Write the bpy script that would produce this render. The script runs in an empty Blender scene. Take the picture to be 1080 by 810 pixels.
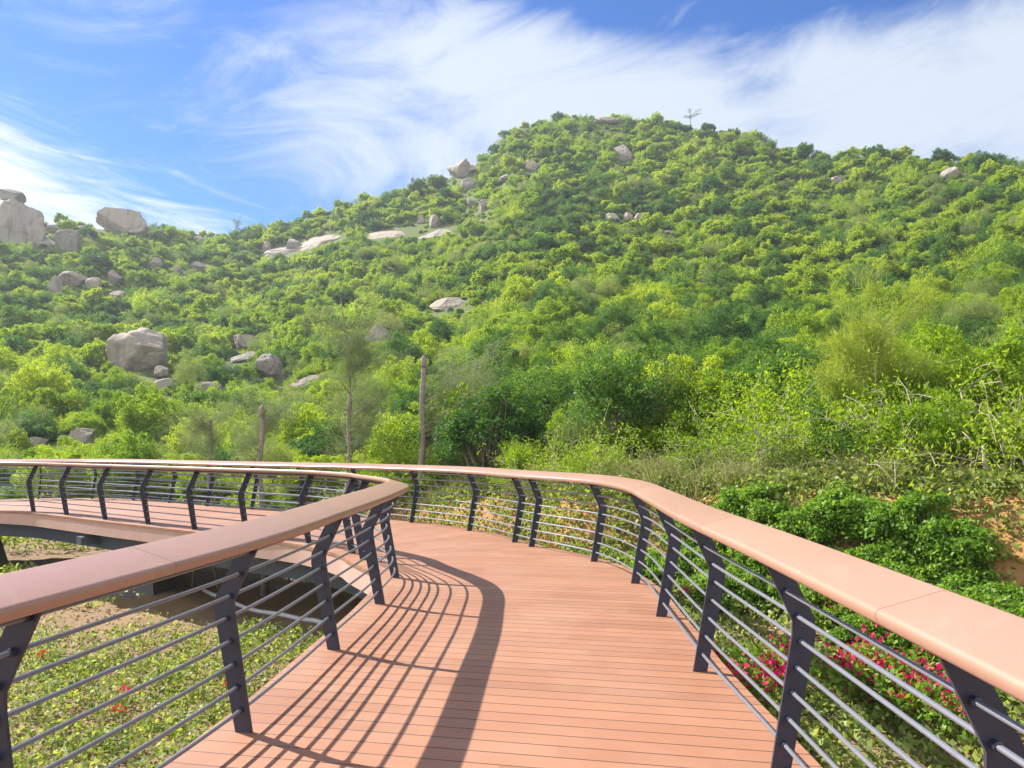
import bpy, bmesh, math, random
import numpy as np
from mathutils import Vector, Matrix, noise as mnoise

# ----------------------------------------------------------------- camera, sky, sun, exposure
scene = bpy.context.scene
COL = scene.collection
R = math.radians
CAM_H, PITCH, FOC = 1.69, R(3.9), 800.0          # FOC: focal length in pixels of the 1080 px wide photograph

cam_d = bpy.data.cameras.new('camera'); cam = bpy.data.objects.new('camera', cam_d); COL.objects.link(cam)
cam.location = (0, 0, CAM_H); cam.rotation_euler = (R(90) + PITCH, 0, 0)
cam_d.sensor_width = 36; cam_d.lens = 36 * FOC / 1080
cam_d.clip_start = 0.05; cam_d.clip_end = 4000
scene.camera = cam

SUN_AZ, SUN_EL = R(-61.0), R(41.0)               # clockwise from +Y
sdir = Vector((math.sin(SUN_AZ) * math.cos(SUN_EL), math.cos(SUN_AZ) * math.cos(SUN_EL), math.sin(SUN_EL)))
sl = bpy.data.lights.new('sun', 'SUN'); sun = bpy.data.objects.new('sun', sl); COL.objects.link(sun)
sl.energy = 5.0; sl.angle = R(0.5); sl.color = (1.0, 0.95, 0.87)
sun.rotation_euler = (-sdir).to_track_quat('-Z', 'Y').to_euler(); sun.location = (-30, 15, 40)

scene.view_settings.view_transform = 'Standard'; scene.view_settings.look = 'None'
scene.view_settings.exposure = 1.38; scene.view_settings.gamma = 1.0
scene.view_settings.use_curve_mapping = False

world = bpy.data.worlds.new('World'); scene.world = world; world.use_nodes = True
def build_world():
    nt = world.node_tree; N = nt.nodes; L = nt.links; N.clear()
    def nd(t, **k):
        n = N.new(t)
        for a, b in k.items(): setattr(n, a, b)
        return n
    def math_(op, a, b=None, c=None, clamp=False):
        n = nd('ShaderNodeMath', operation=op, use_clamp=clamp)
        for i, v in enumerate((a, b, c)):
            if v is None: continue
            if isinstance(v, (int, float)): n.inputs[i].default_value = v
            else: L.new(v, n.inputs[i])
        return n.outputs[0]
    out = nd('ShaderNodeOutputWorld'); bg = nd('ShaderNodeBackground'); bg.inputs['Strength'].default_value = 0.075
    sky = nd('ShaderNodeTexSky', sky_type='NISHITA', sun_disc=False, sun_elevation=SUN_EL, sun_rotation=SUN_AZ % (2 * math.pi))
    sky.air_density = 1.0; sky.dust_density = 0.0; sky.ozone_density = 5.0; sky.altitude = 100
    tc = nd('ShaderNodeTexCoord'); sep = nd('ShaderNodeSeparateXYZ'); L.new(tc.outputs['Generated'], sep.inputs[0])
    x, y, z = sep.outputs
    lon = math_('ARCTAN2', x, y); lat = math_('ARCSINE', z)
    def blob(l0, b0, rl, rb, slope=0.0, pw=1.0):
        dl = math_('SUBTRACT', lon, l0); db = math_('SUBTRACT', lat, b0)
        db = math_('SUBTRACT', db, math_('MULTIPLY', dl, slope))
        q = math_('ADD', math_('POWER', math_('ABSOLUTE', math_('DIVIDE', dl, rl)), 2.0), math_('POWER', math_('ABSOLUTE', math_('DIVIDE', db, rb)), 2.0))
        return math_('EXPONENT', math_('MULTIPLY', q, -1.0))
    def nz(sx, sy, slope, scale, det, rough, dist=0.0, off=0.0):
        c = nd('ShaderNodeCombineXYZ')
        yy = math_('SUBTRACT', lat, math_('MULTIPLY', lon, slope))
        L.new(math_('MULTIPLY', lon, sx), c.inputs[0]); L.new(math_('MULTIPLY', yy, sy), c.inputs[1]); c.inputs[2].default_value = off
        t = nd('ShaderNodeTexNoise', noise_dimensions='3D'); L.new(c.outputs[0], t.inputs['Vector'])
        t.inputs['Scale'].default_value = scale; t.inputs['Detail'].default_value = det; t.inputs['Roughness'].default_value = rough
        t.inputs['Distortion'].default_value = dist
        return t.outputs['Fac']
    def ramp(v, a, b, lo=0.0, hi=1.0):
        n = nd('ShaderNodeMapRange', interpolation_type='SMOOTHSTEP'); L.new(v, n.inputs['Value'])
        for k, q in zip(('From Min', 'From Max', 'To Min', 'To Max'), (a, b, lo, hi)): n.inputs[k].default_value = q
        return n.outputs['Result']
    # bright streaked bank low on the left, soft veil over the centre and right
    n1 = nz(2.2, 15.0, -0.16, 3.6, 12.0, 0.70, 0.7, 2.0)
    a_mask = math_('MAXIMUM', blob(-0.68, 0.29, 0.34, 0.10, -0.25), math_('MULTIPLY', blob(-0.42, 0.255, 0.20, 0.05, -0.25), 0.7))
    a_mask = math_('MAXIMUM', a_mask, math_('MULTIPLY', blob(-0.40, 0.30, 0.16, 0.028, -0.2), 0.5))
    A = math_('MULTIPLY', ramp(math_('ADD', n1, math_('MULTIPLY', a_mask, 0.80)), 0.80, 1.36), 1.0)
    n2 = nz(1.5, 4.2, 0.16, 3.0, 11.0, 0.62, 0.9, 7.0)
    b_mask = math_('MAXIMUM', blob(0.10, 0.42, 0.42, 0.11, -0.12), blob(0.62, 0.38, 0.50, 0.13, -0.05))
    b_mask = math_('MAXIMUM', b_mask, math_('MULTIPLY', blob(-0.12, 0.36, 0.22, 0.10, -0.25), 0.75))
    b_mask = math_('MAXIMUM', b_mask, math_('MULTIPLY', blob(1.6, 0.5, 0.8, 0.3), 0.8))
    b_mask = math_('MAXIMUM', b_mask, math_('MULTIPLY', blob(-2.4, 0.6, 0.9, 0.3), 0.7))
    b_mask = math_('SUBTRACT', b_mask, math_('MULTIPLY', blob(0.40, 0.53, 0.16, 0.05, -0.2), 0.9)); b_mask = math_('SUBTRACT', b_mask, math_('MULTIPLY', blob(0.10, 0.55, 0.14, 0.04, -0.2), 0.8))
    B = ramp(math_('ADD', n2, math_('MULTIPLY', b_mask, 0.62)), 0.53, 1.08, 0.0, 0.92)
    n3 = nz(2.5, 6.0, 0.15, 3.5, 8.0, 0.6, 0.8, 12.0)
    C_ = ramp(n3, 0.56, 0.85, 0.0, 0.45)
    # unseen bright cloud behind the camera, added as fill light for the hillside
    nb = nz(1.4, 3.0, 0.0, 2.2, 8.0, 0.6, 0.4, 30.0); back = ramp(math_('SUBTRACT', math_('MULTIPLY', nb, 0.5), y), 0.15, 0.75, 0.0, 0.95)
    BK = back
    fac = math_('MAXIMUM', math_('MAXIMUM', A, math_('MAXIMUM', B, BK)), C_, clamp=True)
    tint = nd('ShaderNodeMix', data_type='RGBA', blend_type='MULTIPLY'); tint.inputs['Factor'].default_value = 1.0
    L.new(sky.outputs[0], tint.inputs['A']); tint.inputs['B'].default_value = (0.12, 0.47, 0.85, 1)
    cl = nd('ShaderNodeMix', data_type='RGBA')
    L.new(A, cl.inputs['Factor']); cl.inputs['A'].default_value = (4.0, 4.4, 4.9, 1); cl.inputs['B'].default_value = (5.2, 5.3, 5.5, 1)
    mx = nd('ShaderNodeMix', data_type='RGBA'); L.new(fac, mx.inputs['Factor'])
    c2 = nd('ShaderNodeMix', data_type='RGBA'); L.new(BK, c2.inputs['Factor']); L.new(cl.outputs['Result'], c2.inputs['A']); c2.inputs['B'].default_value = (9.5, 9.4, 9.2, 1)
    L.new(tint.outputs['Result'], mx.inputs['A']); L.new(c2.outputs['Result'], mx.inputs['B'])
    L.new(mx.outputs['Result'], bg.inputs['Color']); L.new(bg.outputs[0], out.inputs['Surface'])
build_world()

scene.render.engine = 'CYCLES'
cy = scene.cycles
cy.max_bounces = 6; cy.diffuse_bounces = 3; cy.glossy_bounces = 2; cy.transmission_bounces = 4; cy.volume_bounces = 0; cy.transparent_max_bounces = 4
try: cy.use_denoising = True; cy.denoising_prefilter = 'NONE'; cy.denoising_input_passes = 'RGB_ALBEDO_NORMAL'
except Exception: pass
cy.volume_step_rate = 1.0

# ----------------------------------------------------------------- helpers
def tag(o, label=None, cat=None, group=None, kind=None):
    if label: o['label'] = label
    if cat: o['category'] = cat
    if group: o['group'] = group
    if kind: o['kind'] = kind
    return o
def empty(name, loc=(0, 0, 0), rz=0.0):
    o = bpy.data.objects.new(name, None); o.empty_display_size = 0.2; COL.objects.link(o)
    o.location = loc; o.rotation_euler = (0, 0, rz); return o
def obj(name, me, mat=None, parent=None, loc=None):
    o = bpy.data.objects.new(name, me); COL.objects.link(o)
    if mat is not None and not me.materials: me.materials.append(mat)
    if parent is not None: o.parent = parent
    if loc is not None: o.location = loc
    return o
def mesh_np(name, V, F, mats=None, mi=None, smooth=False):
    """V (n,3), F (m,4) or (m,3) index arrays (or a list of lists)."""
    me = bpy.data.meshes.new(name)
    if isinstance(F, np.ndarray):
        k = F.shape[1]; m = len(F)
        me.vertices.add(len(V)); me.vertices.foreach_set('co', np.asarray(V, np.float32).ravel())
        me.loops.add(m * k); me.loops.foreach_set('vertex_index', F.astype(np.int32).ravel())
        me.polygons.add(m); me.polygons.foreach_set('loop_start', np.arange(0, m * k, k, dtype=np.int32))
        if mi is not None: me.polygons.foreach_set('material_index', np.asarray(mi, np.int32))
        me.update(calc_edges=True)
    else:
        me.from_pydata([tuple(v) for v in V], [], F)
        if mi is not None: me.polygons.foreach_set('material_index', np.asarray(mi, np.int32))
    for m_ in mats or []: me.materials.append(m_)
    me.polygons.foreach_set('use_smooth', np.full(len(me.polygons), smooth, dtype=bool))
    me.update(); return me
class MB:
    """collects vertices and faces for one mesh"""
    def __init__(s): s.v = []; s.f = []
    def add(s, V, F):
        o = len(s.v); s.v += [tuple(p) for p in V]; s.f += [[i + o for i in f] for f in F]
    def tube(s, pts, rad, n=8, caps=True):
        pts = [Vector(p) for p in pts]; k = len(pts)
        if isinstance(rad, (int, float)): rad = [rad] * k
        V = []; F = []
        up = Vector((0.13, 0.21, 1)).normalized(); u = None
        for i, p in enumerate(pts):
            t = (pts[min(i + 1, k - 1)] - pts[max(i - 1, 0)]).normalized()
            if u is None:
                u = t.cross(up)
                if u.length < 1e-3: u = t.cross(Vector((1, 0, 0)))
            else: u = u - t * u.dot(t)
            u.normalize(); w = t.cross(u)
            for j in range(n):
                a = 2 * math.pi * j / n; V.append(p + (u * math.cos(a) + w * math.sin(a)) * rad[i])
        for i in range(k - 1):
            for j in range(n):
                a = i * n + j; b = i * n + (j + 1) % n; F.append([a, b, b + n, a + n])
        if caps: F.append(list(range(n))[::-1]); F.append([(k - 1) * n + j for j in range(n)])
        s.add(V, F)
    def box(s, c, h, rz=0.0):
        ca, sa = math.cos(rz), math.sin(rz); V = []
        for dz in (-1, 1):
            for dx, dy in ((-1, -1), (1, -1), (1, 1), (-1, 1)):
                X, Y = dx * h[0], dy * h[1]; V.append((c[0] + X * ca - Y * sa, c[1] + X * sa + Y * ca, c[2] + dz * h[2]))
        s.add(V, [[3, 2, 1, 0], [4, 5, 6, 7], [0, 1, 5, 4], [1, 2, 6, 5], [2, 3, 7, 6], [3, 0, 4, 7]])
    def build(s, name, mat, parent=None, smooth=False, loc=None):
        me = mesh_np(name, s.v, s.f, [mat], smooth=smooth)
        return obj(name, me, None, parent, loc)

def smooth_by_angle(o, ang=40):
    me = o.data
    me.polygons.foreach_set('use_smooth', np.full(len(me.polygons), True, dtype=bool))
    try: me.set_sharp_from_angle(angle=R(ang))
    except Exception: pass

# ---- materials
class NT:
    def __init__(s, name):
        s.m = bpy.data.materials.new(name); s.m.use_nodes = True; s.nt = s.m.node_tree; s.nt.nodes.clear()
        s.out = s.n('ShaderNodeOutputMaterial')
    def n(s, t, **k):
        q = s.nt.nodes.new(t)
        for a, b in k.items(): setattr(q, a, b)
        return q
    def l(s, a, b): s.nt.links.new(a, b)
    def math(s, op, a, b=None, c=None, clamp=False):
        q = s.n('ShaderNodeMath', operation=op, use_clamp=clamp)
        for i, v in enumerate((a, b, c)):
            if v is None: continue
            if isinstance(v, (int, float)): q.inputs[i].default_value = v
            else: s.l(v, q.inputs[i])
        return q.outputs[0]
    def noise(s, vec, scale, det=4.0, rough=0.55, dist=0.0):
        q = s.n('ShaderNodeTexNoise'); q.inputs['Scale'].default_value = scale; q.inputs['Detail'].default_value = det
        q.inputs['Roughness'].default_value = rough; q.inputs['Distortion'].default_value = dist
        if vec is not None: s.l(vec, q.inputs['Vector'])
        return q.outputs['Fac']
    def ramp(s, fac, stops):
        q = s.n('ShaderNodeValToRGB'); s.l(fac, q.inputs[0]); e = q.color_ramp.elements
        while len(e) < len(stops): e.new(0.5)
        for el, (p, c) in zip(e, stops): el.position = p; el.color = (*c, 1)
        return q.outputs[0]
    def mix(s, fac, a, b, blend='MIX'):
        q = s.n('ShaderNodeMix', data_type='RGBA', blend_type=blend)
        for key, v in (('Factor', fac), ('A', a), ('B', b)):
            if isinstance(v, (int, float)): q.inputs[key].default_value = v
            elif isinstance(v, tuple): q.inputs[key].default_value = (*v, 1)
            else: s.l(v, q.inputs[key])
        return q.outputs['Result']
    def bsdf(s, col, rough=0.6, metal=0.0, spec=0.5, bump=None, bstr=0.3, bdist=0.02):
        b = s.n('ShaderNodeBsdfPrincipled'); b.inputs['Metallic'].default_value = metal
        b.inputs['Specular IOR Level'].default_value = spec
        if isinstance(rough, (int, float)): b.inputs['Roughness'].default_value = rough
        else: s.l(rough, b.inputs['Roughness'])
        if isinstance(col, tuple): b.inputs['Base Color'].default_value = (*col, 1)
        else: s.l(col, b.inputs['Base Color'])
        if bump is not None:
            bp = s.n('ShaderNodeBump'); bp.inputs['Strength'].default_value = bstr; bp.inputs['Distance'].default_value = bdist
            s.l(bump, bp.inputs['Height']); s.l(bp.outputs[0], b.inputs['Normal'])
        return b.outputs[0]
    def done(s, sh): s.l(sh, s.out.inputs['Surface']); return s.m
    def pos(s): return s.n('ShaderNodeNewGeometry').outputs['Position']
    def objc(s): return s.n('ShaderNodeTexCoord').outputs['Object']

def leaf_mat(name, cols, trans=0.38, rough=0.55, obj_w=0.6, tcol=(1.45, 1.40, 0.50)):
    """leaf colour picked per plant and per leaf from a ramp of leaf colours; thin leaves let light through"""
    t = NT(name)
    oi = t.n('ShaderNodeObjectInfo').outputs['Random']; isl = t.n('ShaderNodeNewGeometry').outputs['Random Per Island']
    f = t.math('ADD', t.math('MULTIPLY', oi, obj_w), t.math('MULTIPLY', isl, 1 - obj_w))
    k = len(cols); c = t.ramp(f, [((i + 0.5) / k, q) for i, q in enumerate(cols)])
    d = t.bsdf(c, rough, 0, 0.22)
    tr = t.n('ShaderNodeBsdfTranslucent'); t.l(t.mix(1.0, c, tcol, 'MULTIPLY'), tr.inputs['Color'])
    ms = t.n('ShaderNodeMixShader'); ms.inputs[0].default_value = trans; t.l(d, ms.inputs[1]); t.l(tr.outputs[0], ms.inputs[2])
    return t.done(ms.outputs[0])
def plain(name, col, rough=0.5, metal=0.0, spec=0.5, var=0.12, scale=6.0, bstr=0.0):
    t = NT(name); p = t.objc(); nz = t.noise(p, scale, 5)
    c = t.mix(nz, tuple(x * (1 - var) for x in col), tuple(min(1, x * (1 + var)) for x in col))
    return t.done(t.bsdf(c, rough, metal, spec, bump=nz if bstr else None, bstr=bstr))

M = {}
M['leaf_bright'] = leaf_mat('leaf_bright', [(0.155, 0.245, 0.018), (0.215, 0.315, 0.021), (0.275, 0.370, 0.028), (0.335, 0.400, 0.040)], 0.55)
M['leaf_mid'] = leaf_mat('leaf_mid', [(0.120, 0.215, 0.018), (0.170, 0.275, 0.020), (0.220, 0.325, 0.024), (0.275, 0.360, 0.034)], 0.54)
M['leaf_deep'] = leaf_mat('leaf_deep', [(0.035, 0.098, 0.024), (0.060, 0.140, 0.028), (0.090, 0.180, 0.030), (0.130, 0.215, 0.036)], 0.45)
M['leaf_grey'] = leaf_mat('leaf_grey', [(0.130, 0.195, 0.070), (0.170, 0.235, 0.080), (0.215, 0.270, 0.090), (0.255, 0.290, 0.110)], 0.45)
M['leaf_garden'] = leaf_mat('leaf_garden', [(0.085, 0.185, 0.022), (0.120, 0.235, 0.030), (0.170, 0.290, 0.042), (0.235, 0.345, 0.065)], 0.46, 0.45, 0.2)
M['leaf_creeper'] = leaf_mat('leaf_creeper', [(0.090, 0.140, 0.035), (0.150, 0.210, 0.052), (0.220, 0.280, 0.080), (0.340, 0.380, 0.140)], 0.45, 0.5, 0.0)
M['bract'] = leaf_mat('bract', [(0.42, 0.008, 0.075), (0.55, 0.012, 0.11), (0.62, 0.02, 0.15), (0.50, 0.02, 0.05)], 0.3, 0.6, 0.1, (1.2, 0.9, 1.0))
M['red_flower'] = leaf_mat('red_flower', [(0.50, 0.03, 0.03), (0.60, 0.06, 0.04), (0.62, 0.03, 0.06)], 0.3, 0.6, 0.1, (1.2, 0.8, 0.8))
M['needle'] = leaf_mat('needle', [(0.130, 0.180, 0.100), (0.165, 0.210, 0.120), (0.200, 0.245, 0.145)], 0.35, 0.6, 0.2)
M['needle_pale'] = leaf_mat('needle_pale', [(0.20, 0.27, 0.050), (0.25, 0.32, 0.060), (0.30, 0.35, 0.085)], 0.45, 0.6, 0.1)
M['straw'] = leaf_mat('straw', [(0.16, 0.19, 0.06), (0.25, 0.24, 0.10), (0.36, 0.31, 0.16), (0.20, 0.25, 0.06)], 0.3, 0.7, 0.1, (1.1, 1.1, 0.8))
M['dry_leaf'] = leaf_mat('dry_leaf', [(0.20, 0.12, 0.05), (0.32, 0.21, 0.10), (0.42, 0.30, 0.16)], 0.1, 0.8, 0.0, (1, .9, .7))
M['twig'] = plain('twig', (0.22, 0.185, 0.145), 0.85, var=0.35, scale=9)
M['twig_pale'] = plain('twig_pale', (0.33, 0.29, 0.23), 0.85, var=0.3, scale=9)
M['steel'] = plain('painted_steel', (0.024, 0.027, 0.050), 0.40, 0.0, 0.5, 0.25, 14)
M['rod'] = plain('rod_steel', (0.190, 0.196, 0.235), 0.36, 0.35, 0.5, 0.15, 20)
M['girder'] = plain('girder_paint', (0.050, 0.060, 0.085), 0.55, 0.0, 0.5, 0.2, 3)
M['concrete'] = plain('footing_concrete', (0.10, 0.10, 0.115), 0.85, var=0.25, scale=2.5, bstr=0.15)
M['pipe'] = plain('pipe_plastic', (0.62, 0.62, 0.64), 0.5, var=0.1)

def bark_mat(name, a, b):
    t = NT(name); p = t.objc(); mp = t.n('ShaderNodeMapping'); mp.inputs['Scale'].default_value = (9, 9, 2.2); t.l(p, mp.inputs[0])
    n = t.noise(mp.outputs[0], 4, 7, 0.65, 0.6)
    return t.done(t.bsdf(t.ramp(n, [(0.25, a), (0.7, b)]), 0.9, bump=n, bstr=0.6, bdist=0.02))
M['bark'] = bark_mat('bark', (0.13, 0.10, 0.09), (0.32, 0.26, 0.23))

def rail_mat():
    t = NT('handrail_composite'); p = t.pos()
    n1 = t.noise(p, 2.2, 5); n2 = t.noise(p, 140, 3, 0.6); n3 = t.noise(p, 0.7, 2); n4 = t.noise(p, 18, 6, 0.7)
    c = t.mix(n1, (0.288, 0.158, 0.106), (0.335, 0.190, 0.130))
    c = t.mix(t.math('MULTIPLY', n2, 0.25), c, (0.40, 0.245, 0.195))
    c = t.mix(t.math('MULTIPLY', t.math('GREATER_THAN', n4, 0.66), 0.22), c, (0.25, 0.135, 0.105))
    n5 = t.noise(p, 4.5, 8, 0.75, 1.2); w5 = t.n('ShaderNodeMapRange'); t.l(n5, w5.inputs[0]); w5.inputs[1].default_value = 0.52; w5.inputs[2].default_value = 0.72; w5.inputs[4].default_value = 0.4
    c = t.mix(w5.outputs[0], c, (0.385, 0.26, 0.20))
    oi = t.n('ShaderNodeObjectInfo').outputs['Random']
    c = t.mix(1.0, c, t.ramp(oi, [(0, (0.93, 0.93, 0.93)), (1, (1.05, 1.03, 1.02))]), 'MULTIPLY')
    r = t.math('ADD', 0.27, t.math('MULTIPLY', n3, 0.18))
    return t.done(t.bsdf(c, r, 0, 0.75, bump=n2, bstr=0.08, bdist=0.004))
M['rail'] = rail_mat()

def deck_mat(name, ang, w=0.146):
    """composite planks lying along the direction ang; gaps, per-plank tone, grooves along the plank and dust"""
    t = NT(name); p = t.pos()
    mp = t.n('ShaderNodeMapping', vector_type='POINT'); mp.inputs['Rotation'].default_value = (0, 0, -ang); t.l(p, mp.inputs[0])
    s = t.n('ShaderNodeSeparateXYZ'); t.l(mp.outputs[0], s.inputs[0]); along, across = s.outputs[0], s.outputs[1]
    q = t.math('DIVIDE', across, w); idx = t.math('FLOOR', q); fr = t.math('FRACT', q)
    edge = t.math('MINIMUM', fr, t.math('SUBTRACT', 1.0, fr))
    gap = t.n('ShaderNodeMapRange', interpolation_type='SMOOTHSTEP'); t.l(edge, gap.inputs[0])
    gap.inputs[1].default_value = 0.016; gap.inputs[2].default_value = 0.036; gap.inputs[3].default_value = 0.0; gap.inputs[4].default_value = 1.0
    g = gap.outputs[0]
    # butt joints staggered from plank to plank
    wn = t.n('ShaderNodeTexWhiteNoise', noise_dimensions='1D'); t.l(idx, wn.inputs['W'])
    jl = t.math('FRACT', t.math('ADD', t.math('DIVIDE', along, 2.9), t.math('MULTIPLY', wn.outputs['Value'], 1.0)))
    jid = t.math('FLOOR', t.math('ADD', t.math('DIVIDE', along, 2.9), wn.outputs['Value']))
    je = t.math('MINIMUM', jl, t.math('SUBTRACT', 1.0, jl))
    jg = t.math('GREATER_THAN', je, -1.0); g = t.math('MULTIPLY', g, jg)
    w2 = t.n('ShaderNodeTexWhiteNoise', noise_dimensions='2D'); cv = t.n('ShaderNodeCombineXYZ'); t.l(idx, cv.inputs[0]); t.l(jid, cv.inputs[1]); t.l(cv.outputs[0], w2.inputs['Vector'])
    tone = w2.outputs['Value']
    st = t.n('ShaderNodeCombineXYZ'); t.l(t.math('MULTIPLY', along, 2.0), st.inputs[0]); t.l(t.math('MULTIPLY', across, 75.0), st.inputs[1]); t.l(idx, st.inputs[2])
    grain = t.noise(st.outputs[0], 1.0, 5, 0.6)
    groove = t.math('SINE', t.math('MULTIPLY', fr, 2 * math.pi * 9))
    dust = t.noise(p, 1.1, 6, 0.65, 0.4); spots = t.noise(p, 9, 6, 0.7)
    c = t.mix(tone, (0.225, 0.095, 0.052), (0.315, 0.142, 0.080))
    c = t.mix(t.math('MULTIPLY', grain, 0.55), c, (0.345, 0.180, 0.106))
    dm = t.n('ShaderNodeMapRange'); t.l(dust, dm.inputs[0]); dm.inputs[1].default_value = 0.45; dm.inputs[2].default_value = 0.78; dm.inputs[4].default_value = 0.6
    c = t.mix(dm.outputs[0], c, (0.375, 0.22, 0.14))
    sm = t.n('ShaderNodeMapRange'); t.l(spots, sm.inputs[0]); sm.inputs[1].default_value = 0.62; sm.inputs[2].default_value = 0.75; sm.inputs[4].default_value = 0.38
    c = t.mix(sm.outputs[0], c, (0.24, 0.115, 0.08))
    c = t.mix(g, (0.035, 0.018, 0.014), c)
    h = t.math('ADD', t.math('MULTIPLY', g, 1.0), t.math('ADD', t.math('MULTIPLY', groove, 0.05), t.math('MULTIPLY', grain, 0.12)))
    return t.done(t.bsdf(c, 0.52, 0, 0.5, bump=h, bstr=0.5, bdist=0.006))
M['deck_a'] = deck_mat('deck_boards_straight', R(-11)); M['deck_b'] = deck_mat('deck_boards_far', R(48))

def fascia_mat():
    t = NT('fascia_paint'); p = t.pos(); n = t.noise(p, 3, 6, 0.65); n2 = t.noise(p, 22, 5, 0.7)
    c = t.mix(n, (0.40, 0.25, 0.20), (0.50, 0.33, 0.27)); c = t.mix(t.math('MULTIPLY', t.math('GREATER_THAN', n2, 0.6), 0.35), c, (0.33, 0.27, 0.25))
    return t.done(t.bsdf(c, 0.7, 0, 0.3))
M['fascia'] = fascia_mat()

def rock_mat():
    t = NT('granite'); p = t.pos(); o = t.n('ShaderNodeObjectInfo').outputs['Random']
    n1 = t.noise(p, 0.35, 8, 0.6, 0.4); n2 = t.noise(p, 2.2, 9, 0.7); n3 = t.noise(p, 26, 4, 0.7)
    sx = t.n('ShaderNodeMapping'); sx.inputs['Scale'].default_value = (1.2, 1.2, 0.18); t.l(p, sx.inputs[0]); st = t.noise(sx.outputs[0], 1.1, 6, 0.6, 0.3)
    c = t.mix(n1, (0.185, 0.165, 0.145), (0.33, 0.29, 0.245))
    c = t.mix(o, c, t.mix(n1, (0.25, 0.205, 0.155), (0.40, 0.33, 0.255)))
    m1 = t.n('ShaderNodeMapRange'); t.l(st, m1.inputs[0]); m1.inputs[1].default_value = 0.50; m1.inputs[2].default_value = 0.68; m1.inputs[4].default_value = 0.7
    c = t.mix(m1.outputs[0], c, (0.11, 0.10, 0.095))
    m2 = t.n('ShaderNodeMapRange'); t.l(n2, m2.inputs[0]); m2.inputs[1].default_value = 0.52; m2.inputs[2].default_value = 0.75; m2.inputs[4].default_value = 0.5
    c = t.mix(m2.outputs[0], c, (0.17, 0.16, 0.14)); c = t.mix(t.math('MULTIPLY', n3, 0.3), c, (0.45, 0.42, 0.38))
    h = t.math('ADD', n2, t.math('MULTIPLY', n1, 1.5))
    return t.done(t.bsdf(c, 0.9, 0, 0.2, bump=h, bstr=0.7, bdist=0.25))
M['rock'] = rock_mat()

def ground_mat():
    """dry orange-brown soil near the boardwalk, litter and undergrowth on the hill; the cut bank is raw orange earth"""
    t = NT('soil'); p = t.pos(); at = t.n('ShaderNodeAttribute', attribute_name='bank'); hl = t.n('ShaderNodeAttribute', attribute_name='hill')
    n1 = t.noise(p, 0.8, 8, 0.65, 0.3); n2 = t.noise(p, 7, 8, 0.7); n3 = t.noise(p, 60, 3, 0.7); n4 = t.noise(p, 2.2, 6, .6)
    c = t.mix(n1, (0.145, 0.090, 0.048), (0.255, 0.17, 0.09)); c = t.mix(t.math('MULTIPLY', n2, 0.5), c, (0.40, 0.30, 0.19))
    c = t.mix(t.math('MULTIPLY', t.math('GREATER_THAN', n3, 0.58), 0.35), c, (0.15, 0.10, 0.06))
    bank = t.mix(n4, (0.33, 0.150, 0.045), (0.50, 0.30, 0.130)); bank = t.mix(t.math('MULTIPLY', n2, 0.6), bank, (0.30, 0.16, 0.08))
    c = t.mix(at.outputs['Fac'], c, bank)
    hillc = t.mix(n2, (0.060, 0.085, 0.022), (0.130, 0.150, 0.050)); c = t.mix(hl.outputs['Fac'], c, hillc)
    return t.done(t.bsdf(c, 0.95, 0, 0.15, bump=t.math('ADD', n2, t.math('MULTIPLY', n3, 0.3)), bstr=0.8, bdist=0.06))
M['ground'] = ground_mat()

# ----------------------------------------------------------------- terrain
def px_dir(u, v):
    x = (u - 540) / FOC; y = (405 - v) / FOC
    return Vector((x, math.cos(PITCH) - y * math.sin(PITCH), math.sin(PITCH) + y * math.cos(PITCH)))
def px_az(u): return math.degrees(math.atan2(u - 540, FOC))
SKY_PX = [(0, 243), (60, 240), (100, 238), (150, 240), (190, 248), (230, 251), (270, 250), (300, 244), (340, 228), (390, 213), (430, 203), (470, 190), (500, 178),
          (530, 152), (545, 139), (570, 132), (600, 129), (640, 126), (680, 130), (720, 136), (760, 142), (800, 149), (830, 163), (860, 169), (900, 167), (950, 165), (1000, 171), (1040, 177), (1080, 180)]
sky_az = []; sky_te = []
for u, v in SKY_PX:
    d = px_dir(u, v); sky_az.append(math.degrees(math.atan2(d.x, d.y))); sky_te.append(d.z / math.hypot(d.x, d.y))
sky_az = [-180, -130, -95, -70, -50, -40] + sky_az + [42, 50, 62, 90, 120, 180]
sky_te = [-0.01, -0.01, 0.06, 0.15, 0.21, 0.225] + sky_te + [0.27, 0.25, 0.22, 0.10, 0.0, -0.01]
R_AZ = [-180, -60, -34, -21, -10, 0, 8, 16, 22, 30, 36, 60, 180]; R_R = [160, 170, 185, 200, 200, 205, 210, 205, 190, 170, 150, 120, 120]
B_AZ = [-180, -90, -60, -40, -30, -20, -10, -5, 0, 4, 10, 20, 30, 40, 60, 90, 120, 180]
B_R = [60, 48, 44, 36, 31, 27, 21.5, 19.0, 16.4, 14.9, 13.8, 12.3, 11.6, 11.2, 10.5, 10, 16, 60]
Z_AZ = [-180, -60, -40, -20, -10, 0, 10, 20, 40, 90, 180]; Z_Z = [-2, -1.9, -1.6, -1.2, -0.4, 0.35, 0.65, 0.85, 0.95, 0.9, -1]
def sstep(a, b, x):
    t = np.clip((x - a) / (b - a), 0, 1); return t * t * (3 - 2 * t)
def wob(x, y, s, ph=0.0):
    return (np.sin(x * s + 1.3 * np.sin(y * s * 0.7 + ph) + ph) + np.sin(y * s * 1.13 + 1.7 * np.sin(x * s * 0.6 + 2 + ph)) + 0.5 * np.sin((x + y) * s * 2.1 + ph)) / 2.5
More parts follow.
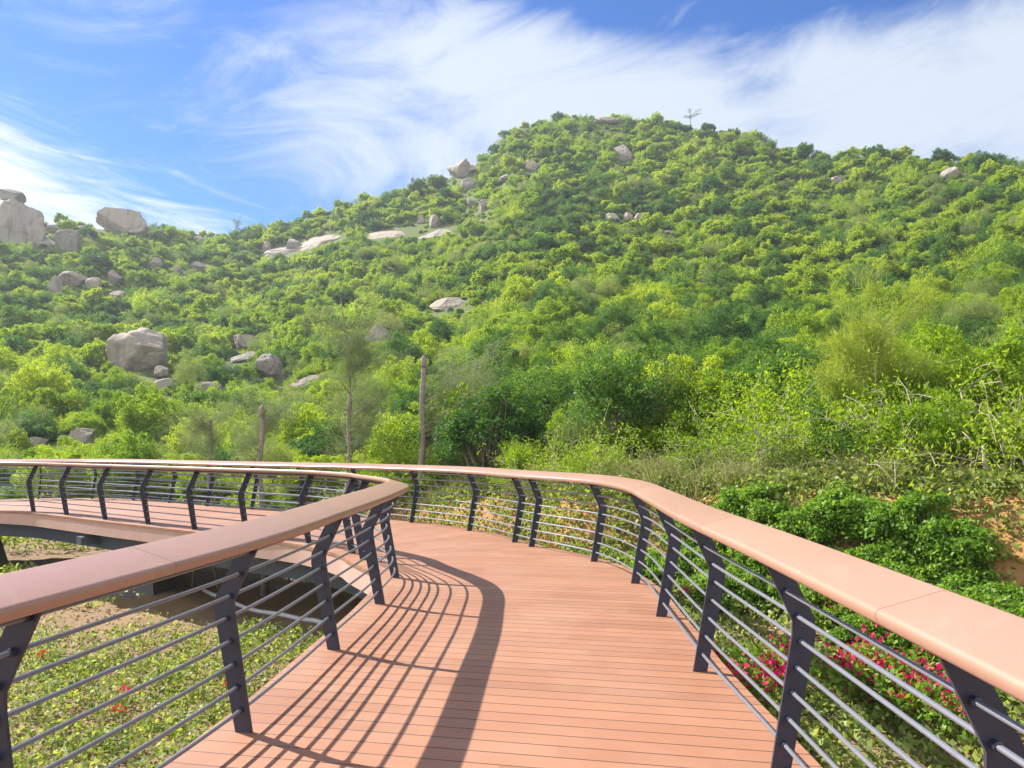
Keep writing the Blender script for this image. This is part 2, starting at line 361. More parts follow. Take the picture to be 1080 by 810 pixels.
def terrain(x, y):
    """height, bank mask, hill mask"""
    x = np.asarray(x, float); y = np.asarray(y, float)
    r = np.hypot(x, y); a = np.degrees(np.arctan2(x, y))
    rb = np.interp(a, B_AZ, B_R) + 0.35 * wob(x, y, 1.1, 0.4); Rs = np.interp(a, R_AZ, R_R); ts = np.interp(a, sky_az, sky_te); zb = np.interp(a, Z_AZ, Z_Z)
    k = sstep(10, 14, y); s = (1 - k) * sstep(-1.7, 1.4, x) + k * sstep(-6, 1.5, x)
    zg = -1.8 + 0.98 * s + 0.05 * wob(x, y, 1.7) + 0.025 * wob(x, y, 5.1, 1.0)
    zg = zg + 0.30 * s * sstep(-4.5, -1.0, r - rb)
    low = np.minimum(zg, zb); bankw = sstep(-0.95, 0.0, r - rb)
    z_in = low + (zb - low) * bankw
    t = np.clip((r - rb) / (Rs - rb), 0, 1); tb = (zb - CAM_H) / rb
    g = 0.94 * t ** 0.66 + 0.06 * t
    te = tb + (ts - tb) * g + 0.010 * wob(x, y, 0.16, 0.7) * np.sin(np.pi * np.sqrt(t)) + 0.004 * wob(x, y, 0.5, 2.0) * sstep(0, 0.1, t) * (1 - t)
    z_out = CAM_H + r * te
    z_far = CAM_H + Rs * ts - 0.45 * (r - Rs) + 0.0004 * np.clip(r - Rs, 0, 400) ** 2; z_far = np.maximum(z_far, -4.0)
    z = np.where(r < rb, z_in, np.where(r < Rs, z_out, z_far))
    bank = sstep(-1.05, -0.55, r - rb) * (1 - sstep(0.2, 0.8, r - rb)) * sstep(-14, -2, a) * (1 - sstep(60, 110, a))
    hill = sstep(0.1, 1.6, r - rb)
    return z, bank, hill
def tz(x, y): return float(terrain(x, y)[0])
def build_ground():
    na = 540; az = np.concatenate([np.linspace(-180, -62, 90, endpoint=False), np.linspace(-62, 62, 360, endpoint=False), np.linspace(62, 180, 90, endpoint=False)]); na = len(az)
    rr = np.concatenate([np.linspace(0.4, 30, 150, endpoint=False), np.geomspace(30, 430, 130)])
    A, RR = np.meshgrid(np.radians(az), rr); X = RR * np.sin(A); Y = RR * np.cos(A)
    Z, bk, hl = terrain(X, Y)
    V = np.stack([X, Y, Z], -1).reshape(-1, 3); nr = len(rr)
    i = np.arange(nr - 1)[:, None] * na; j = np.arange(na)[None, :]; j2 = (j + 1) % na
    F = np.stack([i + j, i + na + j, i + na + j2, i + j2], -1).reshape(-1, 4)[:, ::-1]
    c = len(V); V = np.vstack([V, [[0, 0, tz(0, 0)]]])
    me = mesh_np('ground', V, F, [M['ground']], smooth=True)
    bm = bmesh.new(); bm.from_mesh(me); bm.verts.ensure_lookup_table()
    for q in range(na): bm.faces.new((bm.verts[c], bm.verts[(q + 1) % na], bm.verts[q])).smooth = True
    bmesh.ops.recalc_face_normals(bm, faces=bm.faces); bm.to_mesh(me); bm.free()
    if me.polygons[0].normal.z < 0: me.flip_normals()
    for nm, arr in (('bank', bk), ('hill', hl)):
        at = me.attributes.new(nm, 'FLOAT', 'POINT'); at.data.foreach_set('value', np.concatenate([arr.ravel(), [0.0]]).astype(np.float32))
    tag(obj('ground', me), kind='structure')
build_ground()
def at(u, v, rmax=400):
    """the point where the line of sight through a spot of the photograph meets the terrain"""
    d = px_dir(u, v); d.normalize(); t = np.geomspace(3, rmax, 4000)
    X, Y, Z = d.x * t, d.y * t, CAM_H + d.z * t
    hit = np.nonzero(Z < terrain(X, Y)[0])[0]
    if not len(hit):                              # just above the skyline: the ridge below it
        a = math.degrees(math.atan2(d.x, d.y)); r = float(np.interp(a, R_AZ, R_R)) - 3; x, y = r * math.sin(R(a)), r * math.cos(R(a)); return Vector((x, y, tz(x, y)))
    i = hit[0]; return Vector((X[i], Y[i], Z[i]))

# ----------------------------------------------------------------- the boardwalk and its railings
def zd(y): return -0.013 * math.log(1 + math.exp(min(50, (y - 9))))
class Curve:
    def __init__(s, knots, side):
        """smooth plan curve through the knots; side +1: the outside is on the right of travel, -1: on the left"""
        K = [np.array(k, float) for k in knots]; K = [2 * K[0] - K[1]] + K + [2 * K[-1] - K[-2]]
        P = []; s.kn = []
        for i in range(1, len(K) - 2):
            p0, p1, p2, p3 = K[i - 1:i + 3]
            t0 = 0; t1 = t0 + np.linalg.norm(p1 - p0) ** .5; t2 = t1 + np.linalg.norm(p2 - p1) ** .5; t3 = t2 + np.linalg.norm(p3 - p2) ** .5
            s.kn.append(len(P))
            for t in np.linspace(t1, t2, 40, endpoint=False):
                a1 = (t1 - t) / (t1 - t0) * p0 + (t - t0) / (t1 - t0) * p1; a2 = (t2 - t) / (t2 - t1) * p1 + (t - t1) / (t2 - t1) * p2; a3 = (t3 - t) / (t3 - t2) * p2 + (t - t2) / (t3 - t2) * p3
                b1 = (t2 - t) / (t2 - t0) * a1 + (t - t0) / (t2 - t0) * a2; b2 = (t3 - t) / (t3 - t1) * a2 + (t - t1) / (t3 - t1) * a3
                P.append((t2 - t) / (t2 - t1) * b1 + (t - t1) / (t2 - t1) * b2)
        s.kn.append(len(P)); P.append(K[-2]); P = np.array(P)
        for _ in range(14): P[1:-1] = 0.25 * P[:-2] + 0.5 * P[1:-1] + 0.25 * P[2:]
        s.P = P; s.side = side
        s.S = np.concatenate([[0], np.cumsum(np.linalg.norm(np.diff(P, axis=0), axis=1))]); s.len = s.S[-1]
        T = np.gradient(P, s.S, axis=0); T /= np.linalg.norm(T, axis=1)[:, None]
        for _ in range(6): T[1:-1] = 0.25 * T[:-2] + 0.5 * T[1:-1] + 0.25 * T[2:]
        s.T = T / np.linalg.norm(T, axis=1)[:, None]
    def at(s, q):
        p = np.array([np.interp(q, s.S, s.P[:, k]) for k in (0, 1)]); t = np.array([np.interp(q, s.S, s.T[:, k]) for k in (0, 1)]); t /= np.linalg.norm(t)
        return p, t, np.array([t[1], -t[0]]) * s.side
    def knot_s(s, i): return s.S[s.kn[i]]

OUT_KN = [(1.30, -4.2), (1.28, -2.5), (1.29, -0.9), (1.31, 0.72), (1.35, 2.36), (1.365, 3.98), (1.35, 5.58), (1.40, 7.25), (1.42, 8.88), (1.12, 10.48), (0.295, 12.0), (0.05, 12.52),
          (-0.79, 14.2), (-2.06, 15.7), (-3.55, 17.0), (-5.05, 18.0), (-6.45, 18.95), (-7.95, 19.95), (-9.45, 21.1), (-11.0, 22.2), (-12.5, 22.75), (-14.0, 22.6), (-15.5, 22.1), (-17.1, 21.5), (-18.8, 21.0), (-20.6, 20.8), (-22.4, 21.0), (-24.2, 21.4), (-26.0, 22.0), (-27.8, 22.8), (-29.6, 23.6)]
IN_KN = [(-3.05, -3.9), (-2.75, -1.95), (-2.42, -0.36), (-2.10, 1.24), (-1.80, 2.87), (-1.53, 4.46), (-1.41, 6.14), (-1.33, 7.79), (-1.40, 9.26), (-2.07, 10.7), (-2.34, 11.28),
         (-3.30, 12.47), (-4.65, 13.45), (-5.98, 14.45), (-7.32, 15.42), (-8.72, 16.42), (-10.18, 17.5), (-11.5, 18.4), (-13.0, 18.95), (-14.6, 18.85), (-16.3, 18.4), (-18.1, 17.95), (-20.2, 17.7), (-22.2, 17.85), (-24.4, 18.3), (-26.6, 19.0), (-28.8, 19.9), (-30.8, 20.8)]
outer = Curve(OUT_KN, +1); inner = Curve(IN_KN, -1)
KNEE_N, KNEE_Z, TOP_N, TOP_Z = 0.135, 0.70, -0.025, 1.065
RAIL_TILT = R(16); RAIL_W, RAIL_T = 0.268, 0.060
def post_n(z): return KNEE_N * z / KNEE_Z if z < KNEE_Z else KNEE_N + (TOP_N - KNEE_N) * (z - KNEE_Z) / (TOP_Z - KNEE_Z)
def p3(c, q, n, z):
    p, t, nn = c.at(q); w = p + nn * n; return Vector((w[0], w[1], z + zd(p[1])))
def sweep(c, s0, s1, prof, step=0.06):
    """a closed profile of (n, z) points carried along the curve"""
    k = max(2, int((s1 - s0) / step) + 1); mb = MB(); m = len(prof); V = []; F = []
    for q in np.linspace(s0, s1, k):
        p, t, nn = c.at(q); z0 = zd(p[1])
        for n, z in prof: V.append((p[0] + nn[0] * n, p[1] + nn[1] * n, z + z0))
    for i in range(k - 1):
        for j in range(m): F.append([i * m + j, i * m + (j + 1) % m, (i + 1) * m + (j + 1) % m, (i + 1) * m + j])
    F.append(list(range(m))[::-1]); F.append([(k - 1) * m + j for j in range(m)])
    mb.add(V, F); return mb
def fix_normals(o):
    bm = bmesh.new(); bm.from_mesh(o.data); bmesh.ops.recalc_face_normals(bm, faces=bm.faces); bm.to_mesh(o.data); bm.free(); return o
def rail_profile():
    """board with well rounded long edges, tilted towards the walkway, sitting on the post heads"""
    pts = []; hw, ht, rd = RAIL_W / 2, RAIL_T / 2, 0.024
    for cx, cz, a0 in ((hw - rd, ht - rd, 0), (-hw + rd, ht - rd, 90), (-hw + rd, -ht + rd, 180), (hw - rd, -ht + rd, 270)):
        for k in range(6): a = R(a0 + 90 * k / 5); pts.append((cx + rd * math.cos(a), cz + rd * math.sin(a)))
    ca, sa = math.cos(RAIL_TILT), math.sin(RAIL_TILT)
    return [(TOP_N + 0.012 + x * ca - z * sa, TOP_Z + 0.052 + x * sa + z * ca) for x, z in pts]
def flat_profile():
    ca, sa = math.cos(RAIL_TILT), math.sin(RAIL_TILT)
    return [(TOP_N + 0.012 + x * ca - z * sa, TOP_Z + 0.052 + x * sa + z * ca) for x, z in ((0.06, -0.034), (-0.06, -0.034), (-0.06, -0.046), (0.06, -0.046))]
RODS = [0.125 + 0.128 * k for k in range(8)]
def railing(c, label, seam0, near):
    root = empty('railing', p3(c, 0, 0, 0)); inv = Matrix.Translation(-root.location)
    tag(root, label, 'railing', None)
    def part(mb, name, mat, par=root, ang=40):
        o = mb.build(name, mat, None); fix_normals(o); smooth_by_angle(o, ang); o.data.transform(inv); o.parent = par; return o
    cuts = [0.0] + [q for q in np.arange(seam0, c.len - 0.6, 2.36)] + [c.len]
    for a, b in zip(cuts, cuts[1:]):
        part(sweep(c, a + 0.0018, b - 0.0018, rail_profile()), 'handrail', M['rail'])
    part(sweep(c, 0, c.len, flat_profile(), 0.12), 'rail_bracket', M['steel'])
    for z in RODS:
        n = post_n(z) - 0.006; k = int(c.len / 0.09)
        mb = MB(); mb.tube([p3(c, q, n, z) for q in np.linspace(0, c.len, k)], 0.0108, 8)
        part(mb, 'rail_rod', M['rod'])
    for i in range(len(c.kn)):
        q = c.knot_s(i); p, t, nn = c.at(q); z0 = zd(p[1])
        out = [(-0.050, -0.004), (KNEE_N - 0.061, KNEE_Z - 0.03), (KNEE_N - 0.058, KNEE_Z + 0.04), (TOP_N - 0.046, TOP_Z + 0.0), (TOP_N + 0.050, TOP_Z + 0.042), (KNEE_N + 0.059, KNEE_Z + 0.05), (KNEE_N + 0.060, KNEE_Z - 0.03), (0.050, -0.004)]
        V = []; th = 0.008
        for e in (-th, th):
            for n, z in out: V.append((p[0] + nn[0] * n + t[0] * e, p[1] + nn[1] * n + t[1] * e, z + z0))
        m = len(out); F = [list(range(m)), [m + j for j in range(m)][::-1]] + [[j, m + j, m + (j + 1) % m, (j + 1) % m] for j in range(m)]
        mb = MB(); mb.add(V, F); po = part(mb, 'post', M['steel'], ang=30)
        dist = math.hypot(p[0], p[1])
        if p[1] > 1.5 and dist < near:
            for z in RODS:
                n = post_n(z) - 0.006; mb = MB(); b = Vector((p[0] + nn[0] * n, p[1] + nn[1] * n, z + z0)); tv = Vector((t[0], t[1], 0))
                mb.tube([b - tv * 0.034, b - tv * 0.032, b + tv * 0.032, b + tv * 0.034], [0.013, 0.0165, 0.0165, 0.013], 10)
                part(mb, 'collar', M['steel'], po)
    return root
railing(outer, 'curved railing with terracotta handrail along the garden and hillside side of the boardwalk', 2.05, 9.5)
railing(inner, 'sharply turning railing on the inside of the bend, its near handrail joining the hairpin corner', 2.85, 10.5)

def build_walkway():
    """deck between the two edges; each edge lies 0.22 outside its posts"""
    E = 0.22
    pair_i = [(-3.05, -3.9), (-1.80, 2.87), (-1.41, 6.14), (-1.33, 7.79), (-1.40, 9.26), (-2.07, 10.7), (-2.34, 11.28), (-3.30, 12.47), (-5.98, 14.45), (-8.72, 16.42), (-11.5, 18.4), (-13.0, 18.95), (-16.3, 18.4), (-20.2, 17.7), (-24.4, 18.3), (-30.8, 20.8)]
    pair_o = [(1.30, -4.2), (1.34, 2.3), (1.36, 5.58), (1.41, 7.25), (1.35, 9.5), (-0.2, 13.1), (-1.3, 14.9), (-3.55, 17.0), (-6.45, 18.95), (-9.45, 21.1), (-12.5, 22.75), (-14.0, 22.6), (-17.1, 21.5), (-20.6, 20.8), (-24.2, 21.4), (-29.6, 23.6)]
    def nearest(c, p): return c.S[np.argmin(np.linalg.norm(c.P - np.array(p), axis=1))]
    si = [nearest(inner, p) for p in pair_i]; so = [nearest(outer, p) for p in pair_o]
    st = []
    for k in range(len(si) - 1):
        n = max(4, int(max(si[k + 1] - si[k], so[k + 1] - so[k]) / 0.12))
        st += [(si[k] + (si[k + 1] - si[k]) * j / n, so[k] + (so[k + 1] - so[k]) * j / n) for j in range(n)]
    st.append((si[-1], so[-1]))
    root = empty('footbridge', (0, 0, 0)); tag(root, 'raised winding boardwalk with reddish brown plank deck bending sharply to the far side', 'boardwalk')
    split = next(i for i, (a, b) in enumerate(st) if a >= si[5])
    def deck(part_, mat):
        mb = MB(); V = []; F = []; W = 14
        for a, b in part_:
            pi = p3(inner, a, E, 0); po = p3(outer, b, E, 0)
            for w in range(W + 1): V.append(pi.lerp(po, w / W))
            for w in (0, W):
                q = V[len(V) - (W + 1) + 0] if w == 0 else V[len(V) - 2]
                V.append(Vector((q.x, q.y, q.z - 0.045)))
        m = W + 3
        for i in range(len(part_) - 1):
            b0, b1 = i * m, (i + 1) * m
            for w in range(W): F.append([b0 + w, b0 + w + 1, b1 + w + 1, b1 + w])
            F.append([b0, b1, b1 + W + 1, b0 + W + 1]); F.append([b0 + W, b0 + W + 2, b1 + W + 2, b1 + W]); F.append([b0 + W + 1, b1 + W + 1, b1 + W + 2, b0 + W + 2])
        mb.add(V, F); o = mb.build('deck_boards', mat, root); fix_normals(o); return o
    deck(st[:split + 1], M['deck_a']); deck(st[split:], M['deck_b'])
    for c in (inner, outer):
        prof = [(E - 0.05, -0.047), (E - 0.012, -0.047), (E - 0.012, -0.31), (E - 0.05, -0.31)]
        o = sweep(c, 0, c.len, prof, 0.1).build('edge_fascia', M['fascia'], root); fix_normals(o); smooth_by_angle(o, 40)
        prof = [(E - 0.62, -0.32), (E - 0.34, -0.32), (E - 0.34, -0.66), (E - 0.62, -0.66)]
        o = sweep(c, 0, c.len, prof, 0.15).build('girder', M['girder'], root); fix_normals(o); smooth_by_angle(o, 40)
    # cross beams, columns and footings
    for a, b in st[::14]:
        pi = p3(inner, a, -0.4, -0.12); po = p3(outer, b, -0.4, -0.12); mb = MB(); mid = (pi + po) / 2; d = po - pi
        mb.box((mid.x, mid.y, mid.z - 0.04), (d.length / 2, 0.05, 0.07), math.atan2(d.y, d.x)); mb.build('cross_beam', M['girder'], root)
    for (x, y, s) in ((-8.55, 17.5, 1.0), (-0.1, 4.0, 0.8), (-0.6, 10.6, 0.8), (-14.8, 20.6, 1.0), (-22.5, 19.4, 1.0)):
        z = tz(x, y); mb = MB(); mb.tube([(x, y, z + 0.3), (x, y, -0.5)], 0.24 * s, 20); o = mb.build('column', M['girder'], root); smooth_by_angle(o, 40)
        mb = MB(); a, b = 0.85 * s, 0.62 * s; h = 0.75 * s
        V = [(x - a, y - a, z - .3), (x + a, y - a, z - .3), (x + a, y + a, z - .3), (x - a, y + a, z - .3), (x - b, y - b, z + h), (x + b, y - b, z + h), (x + b, y + b, z + h), (x - b, y + b, z + h)]
        mb.add(V, [[3, 2, 1, 0], [4, 5, 6, 7], [0, 1, 5, 4], [1, 2, 6, 5], [2, 3, 7, 6], [3, 0, 4, 7]])
        mb.build('footing', M['concrete'], root)
        mb = MB(); mb.box((x, y, -0.57), (1.25, 0.12, 0.085), 0.9); mb.build('cap_beam', M['girder'], root)
build_walkway()

# ----------------------------------------------------------------- boulders and bedrock on the hill
def rock_mesh(seed, sx, sy, sz, facets=14, rough=0.09, sub=5, boxy=0.0):
    rng = random.Random(seed); bm = bmesh.new(); bmesh.ops.create_icosphere(bm, subdivisions=sub, radius=1.0)
    planes = []
    for _ in range(facets):
        v = Vector((rng.gauss(0, 1), rng.gauss(0, 1), rng.gauss(0.25, 0.8))).normalized(); planes.append((v, rng.uniform(0.5, 0.82)))
    off = Vector((rng.uniform(0, 99), rng.uniform(0, 99), rng.uniform(0, 99)))
    for v in bm.verts:
        p = v.co.copy(); q4 = (abs(p.x) ** 4 + abs(p.y) ** 4 + abs(p.z) ** 4) ** .25; p = p.lerp(p / q4, boxy)
        if boxy: p.x *= 1 - 0.16 * boxy * p.z; p.y *= 1 - .16 * boxy * p.z
        for n, d in planes:
            e = p.dot(n) - d
            if e > 0: p -= n * e * 0.97
        p *= 1 + rough * (mnoise.noise(p * 1.6 + off) + 0.5 * mnoise.noise(p * 4.0 + off) + 0.25 * mnoise.noise(p * 9 + off))
        c = mnoise.noise(Vector((p.x * 1.3, p.y * 1.3, p.z * 0.7)) + off * 1.7); p *= 1 - 0.10 * max(0.0, 1 - abs(c) * 16)     # open cracks
        v.co = Vector((p.x * sx, p.y * sy, p.z * sz))
    me = bpy.data.meshes.new('boulder'); bm.to_mesh(me); bm.free(); me.materials.append(M['rock'])
    me.polygons.foreach_set('use_smooth', np.full(len(me.polygons), True, dtype=bool)); return me
ROCKS = []      # x, y, radius: kept clear of bushes
def boulder(label, u, v, w, h, seed, tilt=0.0, flat=False, depth=0.8, group=None, name='boulder', cat='boulder', lift=0.0, clear=1.0, boxy=0.0):
    """u, v: middle of the rock in the photograph; w, h: its size there"""
    g = at(u, v + h * 0.46)
    sc = g.y / FOC
    sx, sz = 0.54 * w * sc, 0.57 * h * sc
    me = rock_mesh(seed, sx, sx * depth, sz if not flat else sz, 9 if not flat else 6, boxy=boxy)
    o = obj(name, me); az = math.atan2(g.x, g.y)
    o.location = (g.x, g.y + sx * depth * 0.35, g.z + sz * (0.74 if not flat else 0.35) + (0.25 if 290 < v < 450 else (-0.10 * sz if v < 260 else 0.0)) + lift * sc); o.rotation_euler = (0, R(tilt), -az)
    if flat: o.rotation_euler = (R(22), R(tilt), -az)
    tag(o, label, cat, group); ROCKS.append((g.x, g.y, sx * clear, sz)); return o
boulder('tall cracked granite tower at the far left end of the ridge', 16, 232, 42, 52, 1, 0, depth=0.9, boxy=.6)
boulder('rounded dark cap stone lying on top of the cracked granite tower', 10, 207, 30, 14, 2, 4, lift=36, clear=.3)
boulder('big flat topped grey boulder standing on the left ridge against the clouds', 126, 222, 48, 28, 3, 3, depth=0.7, boxy=.6)
boulder('small dark stone on the ridge beside the cracked tower', 56, 210, 16, 9, 4)
boulder('small dark stone on the ridge just left of the flat topped boulder', 88, 208, 14, 8, 5)
boulder('broken leaning slab below the cracked granite tower', 70, 252, 28, 26, 6, 25, boxy=.6)
boulder('low pale slab at the foot of the cracked granite tower', 42, 252, 34, 10, 7, 8, flat=True)
boulder('rounded grey boulder, uppermost of the left slope cluster', 76, 295, 28, 18, 8)
boulder('small upright grey rock at the left of the slope cluster', 56, 302, 14, 22, 9, -15)
boulder('rounded grey rock at the right of the slope cluster', 98, 301, 20, 14, 10)
boulder('flat tan stone just below the slope cluster', 123, 312, 20, 9, 11, 8)
boulder('dark rock in the bushes above the slope cluster', 118, 292, 16, 12, 12)
boulder('small grey rock in the upper middle of the left slope', 163, 277, 18, 12, 13)
boulder('pale grey rock among bushes below the saddle', 208, 280, 22, 10, 14)
boulder('dim grey rock between two others below the saddle', 187, 284, 14, 9, 15)
boulder('small pale stone on the bushes under the saddle skyline', 208, 250, 14, 6, 16, flat=True)
boulder('largest pale hump backed boulder in the middle of the left slope', 144, 368, 66, 50, 57, -16, depth=0.8)
boulder('angular bluish grey boulder right of the hump backed boulder', 256, 362, 26, 19, 18, -10)
boulder('long pale slab lying downhill below the angular boulder', 250, 378, 34, 9, 19, -24, flat=True)
boulder('big squarish grey boulder above the left topped trunks', 285, 389, 32, 28, 20, 12)
boulder('dark low boulder right of the squarish grey boulder', 320, 406, 36, 15, 21, -14)
boulder('tan round rock split by a crack above the left trunk', 218, 411, 26, 20, 22, -10)
boulder('pale flat slab half buried left of the tan split rock', 172, 405, 28, 11, 23, -18, flat=True)
boulder('dark stone under the largest hump backed boulder', 168, 394, 18, 11, 24)
boulder('lone grey stone in the lower left bushes', 148, 431, 19, 12, 25, -12)
boulder('rounded grey boulder low at the left picture edge', 38, 466, 20, 17, 26)
boulder('blue grey shaded boulder low in the bushes near the left bend', 86, 461, 26, 24, 27)
boulder('round pale boulder standing alone above the capped trunk', 399, 356, 29, 25, 28, 0, depth=0.9)
boulder('low flat tan rock in the middle of the hillside', 474, 319, 40, 13, 29, -4, flat=True)
boulder('broad bare tan bedrock slab at the left end of the outcrop', 334, 250, 52, 17, 30, -20, flat=True, name='rock_outcrop', cat='rock outcrop')
boulder('lower left tongue of the bare rock outcrop', 300, 261, 44, 12, 31, -14, flat=True, name='rock_outcrop', cat='rock outcrop')
boulder('round boulder resting on the left tongue of the outcrop', 309, 256, 22, 15, 32, -12, clear=.6)
boulder('small upright stone left of the bare outcrop', 281, 259, 10, 12, 33)
boulder('cracked low grey bedrock strip at the far right of the outcrop', 462, 243, 44, 9, 54, -6, flat=True, name='rock_outcrop', cat='rock outcrop')
boulder('low grey bedrock strip just right of the bare tan slab', 412, 244, 50, 9, 34, -4, flat=True, name='rock_outcrop', cat='rock outcrop')
boulder('block shaped boulder sitting on the low bedrock strip', 460, 232, 22, 15, 35, 0, clear=.6)
boulder('small stone left of the block shaped boulder', 444, 232, 9, 8, 36)
boulder('pale pinnacle rock at the shoulder of the left skyline', 487, 172, 34, 24, 37, -8)
boulder('dark head rock on top of the skyline pinnacle', 500, 161, 20, 12, 38, clear=.4)
boulder('grey rock right under the skyline pinnacle', 495, 193, 18, 14, 39)
boulder('left rock of the pair below the skyline pinnacle', 498, 213, 17, 13, 40, 8)
boulder('tilted right rock of the pair below the skyline pinnacle', 511, 216, 18, 14, 41, -30)
boulder('small white triangular stone right of the skyline pinnacle', 533, 187, 15, 10, 42)
boulder('square grey stone high under the summit trees', 561, 174, 22, 13, 43)
boulder('leaning slab of rock just below the summit', 657, 160, 18, 22, 44, -35)
boulder('dark summit rock poking out of the top trees', 641, 117, 26, 10, 45)
boulder('left stone of the trio high in the middle of the hill', 648, 229, 18, 10, 46, 20)
boulder('middle stone of the trio high in the middle of the hill', 663, 228, 13, 11, 47, 10)
boulder('largest right stone of the trio high in the middle of the hill', 679, 229, 22, 12, 48, 12)
boulder('thin pale slab right of the trio of stones', 707, 243, 16, 6, 49, flat=True)
boulder('tan rock near the top of the right ridge', 885, 189, 17, 11, 50)
boulder('block rock sitting on the right end of the ridge', 1006, 181, 22, 16, 51)
boulder('pale stone low in the grass behind the railing bend', 700, 494, 22, 14, 52)

# ----------------------------------------------------------------- plants
def leaves(P, D, size, rng, aspect=0.5, droop=0.0, jitter=0.9, face=None):
    """one pointed leaf per row of P, growing roughly along D; returns quads"""
    n = len(P)
    if face is None: D = D + rng.normal(0, jitter, (n, 3)); D[:, 2] -= droop; up = rng.normal(0, 1, (n, 3))
    else:                                          # blades turn their upper side outwards and up, as real leaves do
        up = D * face * .6 + np.array([0, 0, 0.4]) + rng.normal(0, 0.75, (n, 3)); D = np.cross(up, rng.normal(0, 1, (n, 3))) + 0.35 * D; D[:, 2] -= droop
    D = D / np.linalg.norm(D, axis=1)[:, None]
    S = np.cross(D, up); S /= np.linalg.norm(S, axis=1)[:, None]; Nn = np.cross(D, S)
    L = size * rng.uniform(0.6, 1.3, (n, 1)); W = L * aspect * rng.uniform(0.75, 1.2, (n, 1)) * 0.5
    c = 0.16 * L
    V = np.stack([P, P + D * L * 0.45 + S * W - Nn * c * .5, P + D * L - Nn * c, P + D * L * 0.45 - S * W - Nn * c * .5], 1).reshape(-1, 3)
    return V, np.arange(n * 4).reshape(-1, 4)
def crown_points(rng, rad, h, nclump, per, base=0.15, cr=0.30, flat=0.75):
    """leaf positions and outward directions in uneven clumps over a dome"""
    P = []; D = []; C = []
    lob = rng.uniform(0, 2 * np.pi, 3)
    for _ in range(nclump):
        a = rng.uniform(0, 2 * np.pi); e = np.arcsin(rng.uniform(-0.25, 1.0)); f = rng.uniform(0.45, 1.0) ** 0.7 * (1 + 0.18 * np.sin(2 * a + lob[0]) + 0.12 * np.sin(3 * a + lob[1]))
        c = np.array([np.cos(a) * np.cos(e) * rad * f, np.sin(a) * np.cos(e) * rad * f, h * (base + (1 - base) * (0.42 + 0.5 * np.sin(e) * f)) + rng.normal(0, 0.05 * h)])
        c[2] = max(c[2], 0.12 * h); r = cr * rad * rng.uniform(0.6, 1.25); m = int(per * rng.uniform(0.6, 1.4))
        d = rng.normal(0, 1, (m, 3)); d[:, 2] += 0.45; d /= np.linalg.norm(d, axis=1)[:, None]
        q = c + d * r * rng.uniform(0.35, 1.0, (m, 1)) ** 0.6 * np.array([1, 1, flat]); P.append(q); D.append(d + np.array([0, 0, 0.15])); C.append(c)
    return np.vstack(P), np.vstack(D), C
def bush_meshes(seed, mat, rad, h, nclump, per, leaf, aspect=0.5, cr=0.30, base=0.15, twig=None, twr=0.022):
    rng = np.random.default_rng(seed); P, D, C = crown_points(rng, rad, h, nclump, per, base, cr)
    V, F = leaves(P, D, leaf, rng, aspect, 0.15, 0.9, 1.0); fol = mesh_np('foliage', V, F, [mat])
    mb = MB(); k = len(C); pick = rng.permutation(k)[:max(5, k // 3)]; x0 = rng.uniform(-0.12, 0.12, 2)
    for i in pick:
        c = Vector(C[i]); b = Vector((x0[0] + rng.normal(0, 0.1), x0[1] + rng.normal(0, .1), -0.25)); m = b.lerp(c, 0.5) + Vector((rng.normal(0, .12), rng.normal(0, .12), 0.18 * h))
        mb.tube([b, b.lerp(m, .6), m, c], [twr * 1.5, twr * 1.2, twr, twr * 0.35], 5, False)
    br = mesh_np('branches', mb.v, mb.f, [twig or M['twig']], smooth=True)
    return fol, br
def shoot_meshes(seed, mat, rad, h, nshoot, per, leaf, aspect=0.4, twig=None):
    rng = np.random.default_rng(seed); P = []; D = []; mb = MB()
    for _ in range(nshoot):
        a = rng.uniform(0, 6.28); tilt = rng.uniform(0.05, 1.15) ** 1.0; d = np.array([math.cos(a) * math.sin(tilt), math.sin(a) * math.sin(tilt), math.cos(tilt)])
        b = np.array([rng.normal(0, .22 * rad), rng.normal(0, .22 * rad), 0.02]); ln = h * rng.uniform(.55, 1.15) * (1.0 if tilt < .6 else .85)
        f = np.sqrt(rng.uniform(0.05, 1, per))[:, None]; bend = np.array([d[0], d[1], 0]) * .25 * ln
        q = b + d * ln * f + bend * f * f + np.array([0, 0, -0.18 * ln * math.sin(tilt)]) * f * f + rng.normal(0, .055 * rad * 1.3, (per, 3)); P.append(q); D.append(np.tile(d + [0, 0, .2], (per, 1)))
        if rng.uniform() < .4: mb.tube([tuple(b - [0, 0, .2]), tuple(b + d * ln * .5 + bend * .25), tuple(b + d * ln * .96 + bend * .9 + np.array([0, 0, -.17 * ln * math.sin(tilt)]))], [.016, .011, .004], 4, False)
    P = np.vstack(P); P[:, 2] = np.maximum(P[:, 2], 0.03); V, F = leaves(P, np.vstack(D), leaf, rng, aspect, .1, .9, .5)
    return mesh_np('foliage', V, F, [mat]), mesh_np('branches', mb.v, mb.f, [twig or M['twig']], smooth=True)
rng0 = np.random.default_rng(11)
